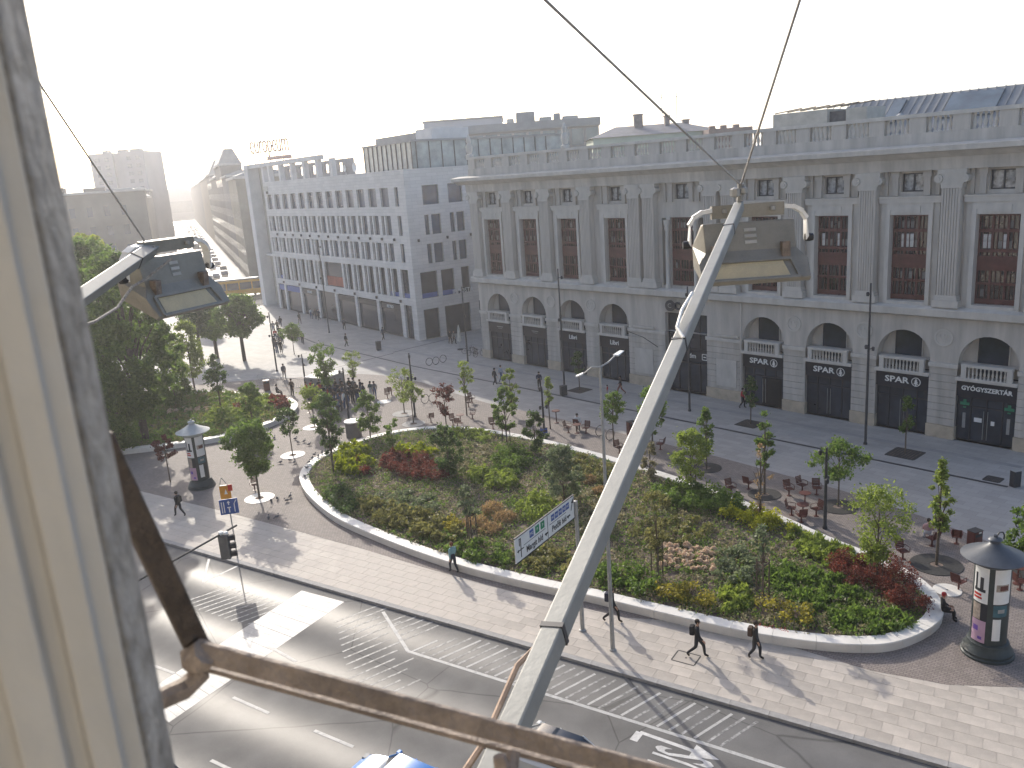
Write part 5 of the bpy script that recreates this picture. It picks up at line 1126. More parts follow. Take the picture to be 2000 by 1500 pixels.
q = MB(); q.bx(.38, .43, -.008, 0, .12, .9); q.bx(.18, .62, -.0082, 0, .42, .46); q.bx(.28, .33, -.0084, 0, .62, .9); q.bx(.28, .43, -.0086, 0, .88, .92); q.add([(.1, -.009, .44), (.22, -.009, .52), (.22, -.009, .36)], [(0, 2, 1)]); q.build('junction_symbol', M['dark'], p_)
for x in (2.28, 4.2): q = MB(); q.bx(x, x+.28, -.009, 0, .24, .31); q.add([(x+.05, -.009, .24), (x+.1, -.009, .16), (x+.15, -.009, .24)], [(0, 1, 2)]); q.build('route_symbol', M['dark'], p_)
q = MB(); q.add([(4.55, -.009, .45), (4.6, -.009, .42), (4.75, -.009, .82), (4.7, -.009, .84)], [(0, 1, 2, 3)]); q.add([(4.6, -.009, .78), (4.84, -.009, .95), (4.8, -.009, .7)], [(0, 2, 1)]); q.build('arrow', M['dark'], p_)
# lane sign on the kerb
g = G(464, 1090); o = empty('lane_sign', g, rad(12), 'blue lane sign with white arrows under an orange diversion board on a thin post', 'road sign')
q = MB(); q.lathe([(.06, 0), (.035, .05), (.035, 4.4), (0, 4.42)], 8); q.build('post', M['galv'], o)
q = MB(); q.bx(-.5, .5, -.07, -.04, 2.75, 3.65); b_ = q.build('lane_panel', M['blue'], o)
q = MB()
for x in (-.38, -.26): q.bx(x-.025, x+.025, -.078, -.07, 2.85, 3.5)
for x, t in ((0, 0), (.0, 1)): q.bx(-.03, .03, -.0782, -.07, 2.85 if t == 0 else 3.3, 3.12 if t == 0 else 3.45)
q.bx(-.1, .1, -.0785, -.07, 3.12, 3.18); q.bx(.27, .32, -.078, -.07, 2.85, 3.35); q.add([(.27, -.079, 3.33), (.32, -.079, 3.35), (.45, -.079, 3.55), (.38, -.079, 3.55)], [(0, 1, 2, 3)])
q.add([(-.09, -.079, 3.42), (.09, -.079, 3.42), (0, -.079, 3.56)], [(0, 1, 2)]); q.build('white_arrows', M['signwhite'], b_)
q = MB(); q.bx(-.36, .22, -.07, -.042, 3.67, 4.45); b_ = q.build('diversion_board', M['orange'], o)
q = MB(); q.add([(-.13, -.075, 3.95), (.05, -.075, 3.95), (-.04, -.075, 4.25)], [(0, 1, 2)]); q.build('board_symbol', M['signwhite'], b_)
q = MB(); q.bx(.1, .34, -.11, -.075, 4.12, 4.5); q.build('arrow_plate', M['red'], o)
q = MB(); tri = [(-.34, 4.47), (.1, 4.47), (-.16, 4.95)]
for a, b in zip(tri, tri[1:]+tri[:1]): q.beam((a[0], -.06, a[1]), (b[0], -.06, b[1]), .03, .06, up=(0, 1, 0))
q.build('warning_triangle', M['galv'], o)
# traffic light hung from a long arm
a, b = G(300, 1117, 6.0), G(462, 1026, 6.0); o = empty('traffic_light', b, 0, 'traffic signal seen from behind on a long thin arm over the road', 'traffic light')
aa = a+(a-b)*1.2-b; q = MB(); q.tube([(0, 0, 0), aa], .045, 8); q.build('arm', M['cast'], o)
c = G(436, 1043, 6.0)-b; q = MB(); q.bx(c.x-.22, c.x+.2, c.y-.15, c.y+.15, c.z-1.15, c.z-.05); q.build('signal_box', mat('signal_grey', (.13, .13, .13), .6), o, bevel=.03)
for z in (-.2, -.58, -.95): q = MB(); q.tube([(c.x+.2, c.y, c.z+z), (c.x+.45, c.y+.06, c.z+z+.02)], [.13, .15], 10); q.build('visor', M['dark'], o)
q = MB(); q.lathe([(.1, 0), (.13, .06), (.1, .14), (0, .16)], 8, (c.x-.1, c.y, c.z-.02)); q.lathe([(.1, 0), (.12, .06), (.09, .12), (0, .14)], 8, (c.x+.1, c.y, c.z-.02)); q.build('bracket', M['white'], o)
# advertising columns
def curved(mb, r, a0, a1, z0, z1, n=8):
    vs = []
    for i in range(n+1):
        a = a0+(a1-a0)*i/n; vs += [(r*math.cos(a), r*math.sin(a), z0), (r*math.cos(a), r*math.sin(a), z1)]
    mb.add(vs, [(2*i, 2*i+2, 2*i+3, 2*i+1) for i in range(n)])
def adcol(g, label, capmat, seed, s=1., face=-math.pi/2):
    o = empty('advertising_column', g, 0, label, 'advertising column'); o.scale = (s, s, s)
    mg = mat('column_green_%d' % seed, (.035, .045, .045), .5, .2, 4)
    q = MB(); q.lathe([(.98, 0), (.98, .1), (.93, .14), (.93, .24), (.88, .28), (.84, .4), (.8, .44), (.76, .62), (.68, .66)], 32); q.build('plinth', mg, o, True)
    q = MB(); q.lathe([(.66, .66), (.66, 4.05)], 32); q.build('drum', mg, o, True)
    q = MB(); q.lathe([(.66, 4.0), (.74, 4.02), (.76, 4.2), (1.16, 4.26), (1.2, 4.32), (.8, 4.5), (.5, 4.66), (.26, 4.8), (.2, 4.86), (.2, 4.95), (.26, 5.0), (.2, 5.06), (.07, 5.1), (.07, 5.2), (0, 5.22)], 32); q.build('cap', capmat, o, True)
    q = MB(); q.tube([(.06, 0, 5.16), (.14, 0, 5.28), (.27, 0, 5.28), (.34, 0, 5.15), (.33, 0, 4.98)], .03, 6); q.build('hook', mg, o)
    P = [(-1.15, -.18, 2.45, 3.98, 'signwhite'), (.12, 1.15, 2.5, 3.98, 'signwhite'), (-1.1, -.55, 1.7, 2.4, 'tanp'), (-.52, -.16, 1.7, 2.42, 'darkshop'), (.14, 1.0, 1.95, 2.44, 'teal'), (-1.12, -.2, .72, 1.68, 'pinkp'), (.16, .62, .9, 1.85, 'signwhite')]
    for k in range(2):
        for a0, a1, z0, z1, mt in P:
            q = MB(); f = face+k*math.pi; curved(q, .668, f+a0, f+a1, z0, z1); po = q.build('poster', M[mt], o, True)
            if mt == 'signwhite' and z1 > 3:
                q = MB(); w_ = (a1-a0)
                if a0 < 0:
                    curved(q, .672, f+a0+w_*.15, f+a0+w_*.3, 3.0, 3.7); curved(q, .672, f+a0+w_*.5, f+a0+w_*.72, 3.0, 3.55); curved(q, .672, f+a0+w_*.1, f+a0+w_*.85, 2.92, 3.05); q.build('picture', M['dark'], po, True)
                    q = MB(); curved(q, .672, f+a0+w_*.08, f+a0+w_*.62, 2.74, 2.84); curved(q, .672, f+a0+w_*.08, f+a0+w_*.66, 2.6, 2.69); q.build('headline', M['red'], po, True)
                else: curved(q, .672, f+a0+w_*.1, f+a0+w_*.85, 3.05, 3.35); q.build('picture', M['tanp'], po, True); q = MB(); curved(q, .6725, f+a0+w_*.3, f+a0+w_*.8, 3.1, 3.3); q.build('picture', M['chairred'], po, True)
            if mt == 'pinkp': q = MB(); curved(q, .672, f+a0+.15, f+a0+.5, 1.2, 1.42); curved(q, .672, f+a0+.5, f+a0+.75, .85, .98); q.build('headline', M['violet'], po, True)
            if mt == 'teal': q = MB(); curved(q, .672, f+a0+.25, f+a1-.2, 2.12, 2.28); q.build('headline', M['galv'], po, True)
M['tanp'] = mat('poster_tan', (.35, .29, .24), .6, .5, 6); M['teal'] = mat('poster_teal', (.05, .12, .15), .6, .3, 3); M['pinkp'] = mat('poster_pink', (.46, .30, .40), .6, .1, 2); M['violet'] = mat('poster_violet', (.16, .08, .36), .6)
gg = G(1937, 1283); adcol(Vector((gg.x, gg.y+.35, 0)), 'round advertising column with dark cap and posters at the right', mat('cap_slate', (.075, .085, .10), .45, .15, 3), 1, 1.0, -2.1)
gg = G(390, 955); adcol(Vector((gg.x, gg.y+.5, 0)), 'round advertising column with pale cap left of the blue lane sign', mat('cap_pale', (.35, .38, .38), .45, .15, 3), 2, .97, -1.3)
# drum kiosk with white top
g = G(692, 853); o = empty('drum_kiosk', g, 0, 'grey drum-shaped box with a white round top behind the flower bed', 'kiosk')
q = MB(); q.lathe([(.64, 0), (.64, 1.3)], 28); q.build('drum', mat('drum_grey', (.15, .14, .135), .7), o, True); q = MB(); q.lathe([(.68, 1.3), (.7, 1.33), (.7, 1.4), (0, 1.44)], 28); q.build('top', M['white'], o, True)
# bins and bollard
def bin_(px, py, label, w=.6, d=.45, h=1.1, mt='chairred', rz=.4):
    o = empty('litter_bin', G(px, py), rz, label, 'litter bin')
    q = MB(); q.bx(-w/2, w/2, -d/2, d/2, .06, h); q.build('body', M[mt], o, bevel=.03); q = MB(); q.bx(-w/2+.06, w/2-.06, -d/2-.005, d/2+.005, h-.28, h-.12); q.build('opening', M['dark'], o)
    q = MB(); q.bx(-w/2-.01, w/2+.01, -d/2-.01, d/2+.01, h, h+.03); q.build('lid', M['dark'], o); q = MB(); q.bx(-w/2+.04, w/2-.04, -d/2+.04, d/2-.04, 0, .06); q.build('foot', M['dark'], o)
    if mt == 'chairred': q = MB(); q.bx(-.02, .16, -d/2-.02, -d/2-.006, h-.1, h-.02); q.build('label_plate', M['signwhite'], o)
bin_(1902, 1075, 'dark red litter bin behind the right advertising column'); bin_(1233, 850, 'dark red litter bin beside the steel arm, by the hoops'); bin_(740, 684, 'dark bin before the office block', mt='dark'); bin_(1063, 857, 'blue-grey bin at the post by the rear bed wall', mt='blue', h=.9, w=.45)
bin_(522, 763, 'dark red bin near the underpass parapet'); bin_(1101, 772, 'dark bin at the foot of the bookshop mast', mt='dark', h=.9)
o = empty('bollard', G(1982, 950), .2, 'low dark bollard on the paving at the right edge', 'bollard'); q = MB(); q.bx(-.24, .24, -.2, .2, 0, 1.0); q.build('body', M['dark'], o, bevel=.03); q = MB(); q.bx(-.25, .25, -.21, .21, 1.0, 1.03); q.build('cap', M['galv'], o)
# chairs and tables: dark red slatted shells on a post
ch = empty('slatted_chair', (0, 0, 0))
q = MB()
for i in range(6): q.bx(-.24, .24, -.22+i*.08, -.155+i*.08, .44, .468)
q.bx(-.2, -.16, -.22, .24, .42, .441); q.bx(.16, .2, -.22, .24, .42, .441); q.build('seat', M['chairred'], ch)
q = MB()
for i in range(5): y = .25+i*.022; z = .52+i*.085; q.bx(-.24, .24, y, y+.025, z, z+.07)
q.add([(-.19, .275, .44), (-.15, .275, .44), (-.15, .38, .95), (-.19, .38, .95)], [(0, 1, 2, 3), (3, 2, 1, 0)]); q.add([(.19, .275, .44), (.15, .275, .44), (.15, .38, .95), (.19, .38, .95)], [(0, 1, 2, 3), (3, 2, 1, 0)]); q.build('backrest', M['chairred'], ch)
for s in (-1, 1): q = MB(); q.tube([(s*.25, -.18, .45), (s*.27, -.16, .66), (s*.27, .2, .68), (s*.25, .28, .62)], .018, 5); q.build('armrest', M['chairred'], ch)
q = MB(); q.lathe([(.14, 0), (.14, .02), (.045, .03), (.045, .44)], 10); q.build('post', M['chairred'], ch)
CH = [(1428, 965, 20, 'red slatted chair standing alone left of the slim tree'), (1462, 955, 130, 'red slatted chair turned sideways beside the slim tree'), (1541, 968, 10, 'left chair of the rear red group by the umbrella tree'), (1567, 960, 30, 'rear middle chair of the red group by the umbrella tree'), (1595, 966, -10, 'right chair of the rear red group by the umbrella tree'),
      (1546, 1006, 60, 'left chair of the front red group beside the short post'), (1565, 1020, 180, 'front chair of the red group, nearest the bed wall'), (1594, 1008, -70, 'chair of the front red group that touches the short post'),
      (1763, 1092, 10, 'red chair right of the wide airy tree'), (1820, 1066, 200, 'red chair with its back to us behind the tall slim tree'), (1868, 1062, 150, 'red chair left of the dark red bin'), (1872, 1152, 120, 'red chair beside the pale round disc'), (1992, 1152, 90, 'red chair behind the right advertising column'),
      (842, 825, 200, 'red chair left of the wine-red maple'), (885, 830, 20, 'red chair left of the upper small table'), (894, 835, 180, 'red chair in front of the upper small table'), (915, 795, 10, 'red chair left beside the slender light green tree'), (922, 787, 40, 'rearmost red chair behind the slender light green tree'), (923, 818, -90, 'red chair right of the slender light green tree'),
      (963, 838, 20, 'red chair left of the staked tree at the rear wall'), (757, 778, 10, 'red chair at the edge of the crowd'), (765, 772, 160, 'red chair beside the pale disc behind the crowd'), (1110, 845, 60, 'red chair left of the seated person in white'), (1145, 846, -30, 'red chair right of the seated person in white'), (1210, 885, 30, 'red chair under the mushroom-shaped tree'), (1290, 878, -120, 'red chair right of the steel arm'), (498, 958, 10, 'red chair under the young maple by the lane sign'), (1128, 838, 150, 'red chair on which the person in white sits')]
for i, (x, y, a, l) in enumerate(CH):
    c = ch if i == 0 else copy_tree(ch)
    c.location = G(x, y, .018); c.rotation_euler = (0, 0, rad(a)); tag(c, l, 'chair', 'red slatted chairs on the square')
tb_ = empty('small_table', (0, 0, 0)); q = MB(); q.lathe([(.2, 0), (.2, .02), (.04, .04), (.04, .7)], 10); q.build('post', M['chairred'], tb_); q = MB(); q.lathe([(.34, .7), (.35, .71), (.35, .735), (0, .74)], 20); q.build('top', M['chairred'], tb_)
TB = [(1572, 985, 1, 'small red table of the rear chair group'), (1568, 1008, 1, 'small red table of the front chair group'), (900, 826, 1, 'small red table behind the wine-red maple'), (1087, 826, 1.45, 'tall round table beside the slim tree'), (1127, 846, 1, 'small table before the seated person in white'), (1987, 1140, 1.2, 'red table at the right picture edge'), (604, 806, 1.3, 'high table in the crowd')]
for i, (x, y, s, l) in enumerate(TB):
    c = tb_ if i == 0 else copy_tree(tb_); c.location = G(x, y, .018); c.scale = (1, 1, s); tag(c, l, 'table', 'small tables on the square')
# cycle hoops
def hoop(px, py, label, r=.42, rz=0.6):
    o = empty('cycle_hoop', G(px, py), rz, label, 'cycle hoop'); n = 20; pts_ = [(r*math.cos(t*2*math.pi/n), 0, r+.03+r*math.sin(t*2*math.pi/n)) for t in range(n+1)]
    q = MB(); q.tube(pts_, .03, 6); q.build('ring', M['dark'], o); q = MB(); q.bx(-.1, .1, -.05, .05, 0, .03); q.build('foot', M['dark'], o)
for i, (x, y, l) in enumerate([(1172, 852, 'left hoop of the pair below the mushroom tree'), (1192, 860, 'right hoop of the pair below the mushroom tree'), (831, 788, 'left hoop beside the wine-red maple'), (846, 786, 'right hoop beside the wine-red maple'), (839, 714, 'first hoop in the shaded row of three'), (852, 712, 'middle hoop in the shaded row of three'), (866, 708, 'last hoop in the shaded row of three'), (1990, 1030, 'hoop at the right picture edge')]): hoop(x, y, l)
# bicycles at the corner of the store
def bike(px, py, rz, label, z=.006):
    o = empty('bicycle', G(px, py), rz, label, 'bicycle')
    for x in (-.52, .52):
        n = 16; q = MB(); q.tube([(x+.33*math.cos(t*2*math.pi/n), 0, .34+.33*math.sin(t*2*math.pi/n)) for t in range(n+1)], .022, 5); q.build('wheel', M['rubber'], o)
    q = MB(); q.tube([(-.52, 0, .34), (-.15, 0, .32), (.38, 0, .82), (-.22, 0, .8), (-.15, 0, .32)], .02, 5); q.tube([(-.52, 0, .34), (-.24, 0, .85)], .018, 5); q.tube([(.52, 0, .34), (.36, 0, .95)], .02, 5); q.build('frame', M['dark'], o)
    q = MB(); q.tube([(.36, -.25, .98), (.36, .25, .98)], .015, 5); q.build('handlebar', M['galv'], o); q = MB(); q.obox((-.25, 0, .9), .25, .13, .06); q.build('saddle', M['rubber'], o, bevel=.02)
for x, y, a, l in ((916, 690, .3, 'leftmost parked bicycle at the store corner'), (922, 693, .9, 'second bicycle at the store corner'), (929, 694, 1.3, 'third bicycle at the store corner'), (936, 696, .7, 'bicycle closest to the store wall')): bike(x, y, a, l)
# folded sunshade, underpass parapet with railing
o = empty('sunshade', G(899, 683), 0, 'folded cream sunshade at the corner between the two large buildings', 'sunshade'); q = MB(); q.tube([(0, 0, 0), (0, 0, 3.0)], .04, 8); q.build('pole', M['galv'], o); q = MB(); q.lathe([(.1, 1.0), (.26, 1.1), (.2, 1.8), (.16, 2.5), (.05, 3.0), (0, 3.1)], 8); q.build('canopy', mat('canvas', (.5, .48, .42), .9), o); q = MB(); q.lathe([(.35, 0), (.35, .12), (0, .14)], 12); q.build('base', M['dark'], o)
a, b = G(598, 757), G(634, 760); o = empty('underpass_parapet', a, math.atan2((b-a).y, (b-a).x), 'grey underpass parapet with white top behind the crowd', 'parapet'); L = (b-a).length
q = MB(); q.bx(0, L, 0, 3.2, 0, 1.05); q.build('wall', M['kerb'], o); q = MB(); q.bx(-.08, L+.08, -.08, 3.28, 1.05, 1.15); q.build('coping', M['limestone'], o)
a, b = G(505, 752), G(596, 760); o = empty('railing', a, math.atan2((b-a).y, (b-a).x), 'thin metal railing left of the underpass parapet', 'railing'); L = (b-a).length
for z in (.12, 1.05): q = MB(); q.tube([(0, 0, z), (L, 0, z)], .03, 6); q.build('rail', M['galv'], o)
bm_ = MB(); bm_.tube([(0, 0, .12), (0, 0, 1.05)], .016, 5); bmm = bm_.mesh('bar', M['galv'])
for i in range(int(L/.28)+1): inst('bar', bmm, o, (i*.28, 0, 0))
# pigeons
pg_ = MB(); pg_.lathe([(0, -.17), (.05, -.13), (.085, -.02), (.08, .07), (.04, .14), (0, .16)], 8)
pg_.v = [(p[2], p[0], p[1]*.9+.13) for p in pg_.v]
pg_.lathe([(0, -.05), (.045, -.02), (.045, .02), (0, .06)], 7, (.15, 0, .25)); pg_.add([(-.13, -.05, .13), (-.13, .05, .13), (-.32, .06, .09), (-.32, -.06, .09)], [(0, 1, 2, 3), (3, 2, 1, 0)]); pg_.tube([(.0, .03, .08), (0, .03, 0)], .01, 4); pg_.tube([(.0, -.03, .08), (0, -.03, 0)], .01, 4); pg_.add([(.18, -.01, .25), (.18, .01, .25), (.24, 0, .23)], [(0, 1, 2), (2, 1, 0)])
pgm = pg_.mesh('pigeon', mat('pigeon_grey', (.09, .095, .11), .7, .4, 12), True)
rp = random.Random(4)
for x, y in [(536, 857), (577, 859), (582, 866), (594, 864), (604, 870), (566, 901), (490, 927), (530, 980), (542, 976), (567, 971), (561, 980), (525, 1014), (541, 1012), (548, 905), (575, 905)]:
    tag(inst('pigeon', pgm, None, G(x, y, .018), (0, 0, rp.random()*6.28)), 'grey pigeon pecking on the brown clinker left of the large bed', 'pigeon', 'pigeons on the clinker')
for x, y in [(614, 890), (622, 893), (629, 886), (636, 884), (604, 905), (666, 871), (600, 916), (596, 933), (610, 897), (645, 879)]:
    tag(inst('pigeon', pgm, None, G(x, y, .452), (0, 0, rp.random()*6.28)), 'grey pigeon sitting on the white seat wall at the left tip of the large bed', 'pigeon', 'pigeons on the seat wall')
# ================================================================ PEOPLE (one skinned body per pose)
def body(pose):
    J = {'pel': (0, 0, .95, .14), 'bel': (0, .01, 1.08, .142), 'che': (0, .02, 1.28, .16), 'nec': (0, .01, 1.47, .055), 'chin': (0, .045, 1.54, .062), 'hea': (0, .04, 1.62, .092), 'top': (0, .02, 1.70, .065)}
    def limb(s, hip, knee, ank, toe): J['hip'+s] = (*hip, .112); J['kne'+s] = (*knee, .078); J['ank'+s] = (*ank, .054); J['toe'+s] = (*toe, .046)
    def arm(s, sh, el, wr, ha): J['sho'+s] = (*sh, .08); J['elb'+s] = (*el, .06); J['wri'+s] = (*wr, .04); J['pal'+s] = (*ha, .038)
    if pose in ('walk', 'stride'):
        k = 1 if pose == 'stride' else .6
        limb('L', (-.09, 0, .9), (-.09, .2*k+.06, .52), (-.09, .3*k, .09), (-.09, .3*k+.17, .04)); limb('R', (.09, 0, .9), (.09, -.04*k, .5), (.09, -.42*k, .16), (.09, -.3*k, .04))
        arm('L', (-.185, 0, 1.4), (-.24, -.12*k, 1.14), (-.24, -.14*k, .9), (-.24, -.1*k, .8)); arm('R', (.185, 0, 1.4), (.24, .1*k, 1.13), (.23, .26*k, .94), (.22, .32*k, .86))
    elif pose == 'stand':
        limb('L', (-.09, 0, .9), (-.1, .02, .5), (-.11, 0, .09), (-.13, .17, .04)); limb('R', (.09, 0, .9), (.1, .02, .5), (.11, -.03, .09), (.15, .14, .04))
        arm('L', (-.185, 0, 1.4), (-.25, -.03, 1.13), (-.24, .03, .89), (-.23, .06, .79)); arm('R', (.185, 0, 1.4), (.26, -.02, 1.14), (.2, .2, 1.05), (.12, .28, 1.1))
    elif pose == 'sit':
        for n_ in ('pel', 'bel', 'che', 'nec', 'chin', 'hea', 'top'): x, y, z, r = J[n_]; J[n_] = (x, y-.0, z-.42, r)
        limb('L', (-.09, .02, .5), (-.12, .45, .5), (-.12, .47, .09), (-.13, .63, .04)); limb('R', (.09, .02, .5), (.12, .45, .5), (.12, .42, .09), (.14, .58, .04))
        arm('L', (-.185, 0, .98), (-.25, .06, .72), (-.16, .28, .62), (-.12, .36, .62)); arm('R', (.185, 0, .98), (.25, .06, .72), (.16, .28, .62), (.12, .36, .62))
    for s, sx in (('L', -1), ('R', 1)):   # fingers and thumb as short chains off the palm
        w_ = Vector(J['wri'+s][:3]); p_ = Vector(J['pal'+s][:3]); d = (p_-w_).normalized(); side = Vector((0, 1, 0)).cross(d).normalized() if abs(d.y) < .8 else Vector((1, 0, 0))
        fw = d.cross(side).normalized()
        for i, (o_, l_) in enumerate(((-.026, .062), (-.009, .075), (.009, .07), (.026, .055))):
            a = p_+d*.03+fw*o_; J['f%d%s' % (i, s)] = (*a, .011); J['g%d%s' % (i, s)] = (*(a+d*l_*.6-side*sx*.012), .0095); J['h%d%s' % (i, s)] = (*(a+d*l_-side*sx*.035), .008)
        a = p_-d*.02+fw*.035; J['t0'+s] = (*a, .012); J['t1'+s] = (*(a+d*.035+fw*.022), .0095)
    E_ = [('pel', 'bel'), ('bel', 'che'), ('che', 'nec'), ('nec', 'chin'), ('chin', 'hea'), ('hea', 'top')]
    for s in 'LR':
        E_ += [('pel', 'hip'+s), ('hip'+s, 'kne'+s), ('kne'+s, 'ank'+s), ('ank'+s, 'toe'+s), ('che', 'sho'+s), ('sho'+s, 'elb'+s), ('elb'+s, 'wri'+s), ('wri'+s, 'pal'+s), ('pal'+s, 't0'+s), ('t0'+s, 't1'+s)]
        for i in range(4): E_ += [('pal'+s, 'f%d%s' % (i, s)), ('f%d%s' % (i, s), 'g%d%s' % (i, s)), ('g%d%s' % (i, s), 'h%d%s' % (i, s))]
    names_ = list(J); ix = {n_: i for i, n_ in enumerate(names_)}
    me = bpy.data.meshes.new('body_'+pose); me.from_pydata([J[n_][:3] for n_ in names_], [(ix[a], ix[b]) for a, b in E_], [])
    ob = bpy.data.objects.new('body_'+pose, me); col.objects.link(ob); md = ob.modifiers.new('skin', 'SKIN'); md.branch_smoothing = .4
    for i, n_ in enumerate(names_):
        v = me.skin_vertices[0].data[i]; r = J[n_][3]; v.radius = (r*1.25, r*.8) if n_ in ('che', 'bel', 'pel') else (r, r); v.use_root = n_ == 'pel'
    sb = ob.modifiers.new('sub', 'SUBSURF'); sb.levels = 1; sb.render_levels = 1
    bpy.context.view_layer.update(); dg = bpy.context.evaluated_depsgraph_get(); res = bpy.data.meshes.new_from_object(ob.evaluated_get(dg)); bpy.data.objects.remove(ob)
    # clothing regions by nearest bone
    seg = []
    for a, b in E_:
        k = 1
        if a in ('nec', 'chin', 'hea'): k = 0
        elif a[:3] in ('hip', 'kne') or b[:3] == 'hip' or (a, b) == ('pel', 'bel'): k = 2
        elif a[:3] == 'ank': k = 3
        elif a[:3] in ('wri', 'pal') or a[0] in 'fgt' : k = 0
        seg.append((Vector(J[a][:3]), Vector(J[b][:3]), k))
    mi = []
    for p in res.polygons:
        c = p.center; best = (9, 1)
        for a, b, k in seg:
            ab = b-a; t = max(0, min(1, (c-a).dot(ab)/ab.length_squared)); d = (c-(a+ab*t)).length
            if d < best[0]: best = (d, k)
        mi.append(best[1])
    for i in range(4): res.materials.append(M['skin'])
    res.polygons.foreach_set('material_index', mi); res.polygons.foreach_set('use_smooth', [True]*len(mi)); res.name = 'body_'+pose
    return res, J
BODY = {k: body(k) for k in ('walk', 'stride', 'stand', 'sit')}
cloth = {}
def cl(c):
    if c not in cloth: cloth[c] = mat('cloth_%d' % len(cloth), c, .85, .2, 9, fine=.1)
    return cloth[c]
BLK, NVY, GRY, WHT, TEA, JEA, RED, BRN, OLV, PNK = (.015, .015, .018), (.02, .025, .05), (.12, .12, .13), (.6, .6, .58), (.22, .36, .36), (.05, .08, .16), (.36, .03, .03), (.09, .06, .045), (.07, .07, .04), (.5, .3, .3)
def person(px, py, head, pose, top, bot, label, hair=(.03, .02, .015), z=.018, pack=None, cap=None, s=1., group=None, nose=True, bag=None):
    o = empty('person', G(px, py, z), -rad(head), label, 'person', group); o.scale = (s, s, s)
    src, J = BODY[pose]; me = src.copy()
    for i_, m_ in enumerate((M['skin'], cl(top), cl(bot), cl((.02, .018, .016)))): me.materials[i_] = m_
    b = inst('body', me, o); b.location.z = -.005
    h = Vector(J['hea'][:3])
    q = MB(); q.lathe([(.075, -.06), (.1, -.02), (.107, .04), (.09, .095), (.045, .125), (0, .13)], 12, (h.x, h.y-.022, h.z)); q.build('hair' if not cap else 'cap', cl(hair if not cap else cap), o, True)
    q = MB(); q.add([(h.x-.016, h.y+.085, h.z-.03), (h.x+.016, h.y+.085, h.z-.03), (h.x, h.y+.125, h.z-.03), (h.x, h.y+.085, h.z+.025)], [(0, 1, 2), (0, 2, 3), (1, 3, 2), (0, 3, 1)])
    q.obox((h.x, h.y+.088, h.z-.065), .045, .012, .01)
    for e in (-1, 1): q.obox((h.x+e*.094, h.y+.01, h.z-.01), .02, .035, .055)
    q.build('face', M['skin'], o)
    q = MB()
    for e in (-1, 1): q.obox((h.x+e*.034, h.y+.088, h.z+.012), .022, .01, .012)
    q.build('eyes', cl(BLK), o)
    if pack:
        c = Vector(J['che'][:3]); q = MB(); q.bx(-.15, .15, c.y-.32, c.y-.11, c.z-.26, c.z+.16); q.build('backpack', cl(pack), o, bevel=.05)
    return o
person(1362, 1282, 112, 'stride', BLK, (.025, .025, .03), 'striding person in black with a backpack crossing the footway', pack=BLK)
person(1475, 1286, 122, 'walk', (.03, .027, .024), (.035, .035, .04), 'walking person in dark clothes with a brown rucksack beside the graffiti', pack=BRN)
person(1196, 1214, 118, 'stride', BLK, BLK, 'person in black half hidden behind the double-armed street lamp pole', pack=NVY)
person(887, 1118, -40, 'walk', TEA, (.03, .035, .05), 'walker in a pale teal top seen from behind beside the seat wall', hair=(.12, .04, .02))
person(352, 1008, -60, 'stride', BLK, BLK, 'walker in a black jacket on the footway at left', pack=(.02, .02, .02))
person(1840, 1210, 105, 'sit', BLK, BLK, 'person in a red cap sitting at the right end of the seat wall', cap=RED, z=.0)
person(1812, 1058, 20, 'sit', PNK, (.55, .55, .6), 'person in pale pink sitting behind the tall slim tree')
person(1054, 760, 170, 'stand', NVY, BLK, 'person in dark blue standing on the shaded paving left of the bookshop mast')
person(1213, 770, -70, 'stride', BLK, (.16, .04, .035), 'walker in a black jacket and dark red trousers before the bookshop')
person(1187, 774, -70, 'stand', RED, (.3, .25, .3), 'small child in red near the bookshop', s=.62)
person(967, 752, 60, 'walk', BLK, BLK, 'person in black on the shaded paving left of the trees by the arcade')
person(979, 746, 60, 'walk', (.25, .3, .36), JEA, 'person in pale blue beside the person in black near the arcade')
person(1450, 797, 100, 'walk', RED, BLK, 'person in a red jacket before the open supermarket door')
person(1128, 838, 180, 'sit', WHT, GRY, 'person in white sitting at the small table by the rear bed wall')
person(556, 740, 150, 'walk', (.06, .06, .08), GRY, 'person pushing along the bright paving by the slim post')
person(592, 672, 165, 'stride', BLK, BLK, 'walker in black at the edge of the shade before the office block')
person(583, 664, 165, 'walk', BRN, NVY, 'walker in brown just left of the one in black at the shade edge')
GR = [(542, 690, NVY, JEA), (550, 690, BLK, BLK), (537, 681, BLK, GRY), (546, 676, GRY, BLK), (552, 672, NVY, BLK), (539, 666, RED, JEA), (547, 660, BLK, BLK), (535, 650, GRY, JEA), (549, 640, BLK, NVY), (543, 648, BRN, BLK)]
for i, (x, y, a, b) in enumerate(GR): person(x, y, 160 if i % 2 else -20, 'walk' if i % 3 else 'stand', a, b, 'small figure walking in a file on the bright paving left of the office block', group='people walking on the bright paving')
for x, y, a, b, l in [(586, 632, BLK, BLK, 'small dark figure before the far shop windows of the office block'), (609, 623, WHT, JEA, 'small figure in white before the office block shops'), (618, 624, BLK, NVY, 'left one of two dark figures at an office block pillar'), (624, 625, NVY, BLK, 'right one of two dark figures at an office block pillar'), (673, 644, GRY, BLK, 'figure in grey in the shade before the office block banner'), (677, 677, BLK, OLV, 'figure with pale bag on the drain line'), (749, 664, NVY, BLK, 'dark figure beside the bin before the office block'), (725, 634, BLK, BLK, 'dark figure at the office block pillars'), (880, 672, BLK, BLK, 'dark figure near the folded sunshade'), (887, 672, GRY, BLK, 'grey figure near the folded sunshade')]:
    person(x, y, rnd.uniform(-180, 180), 'walk', a, b, l)
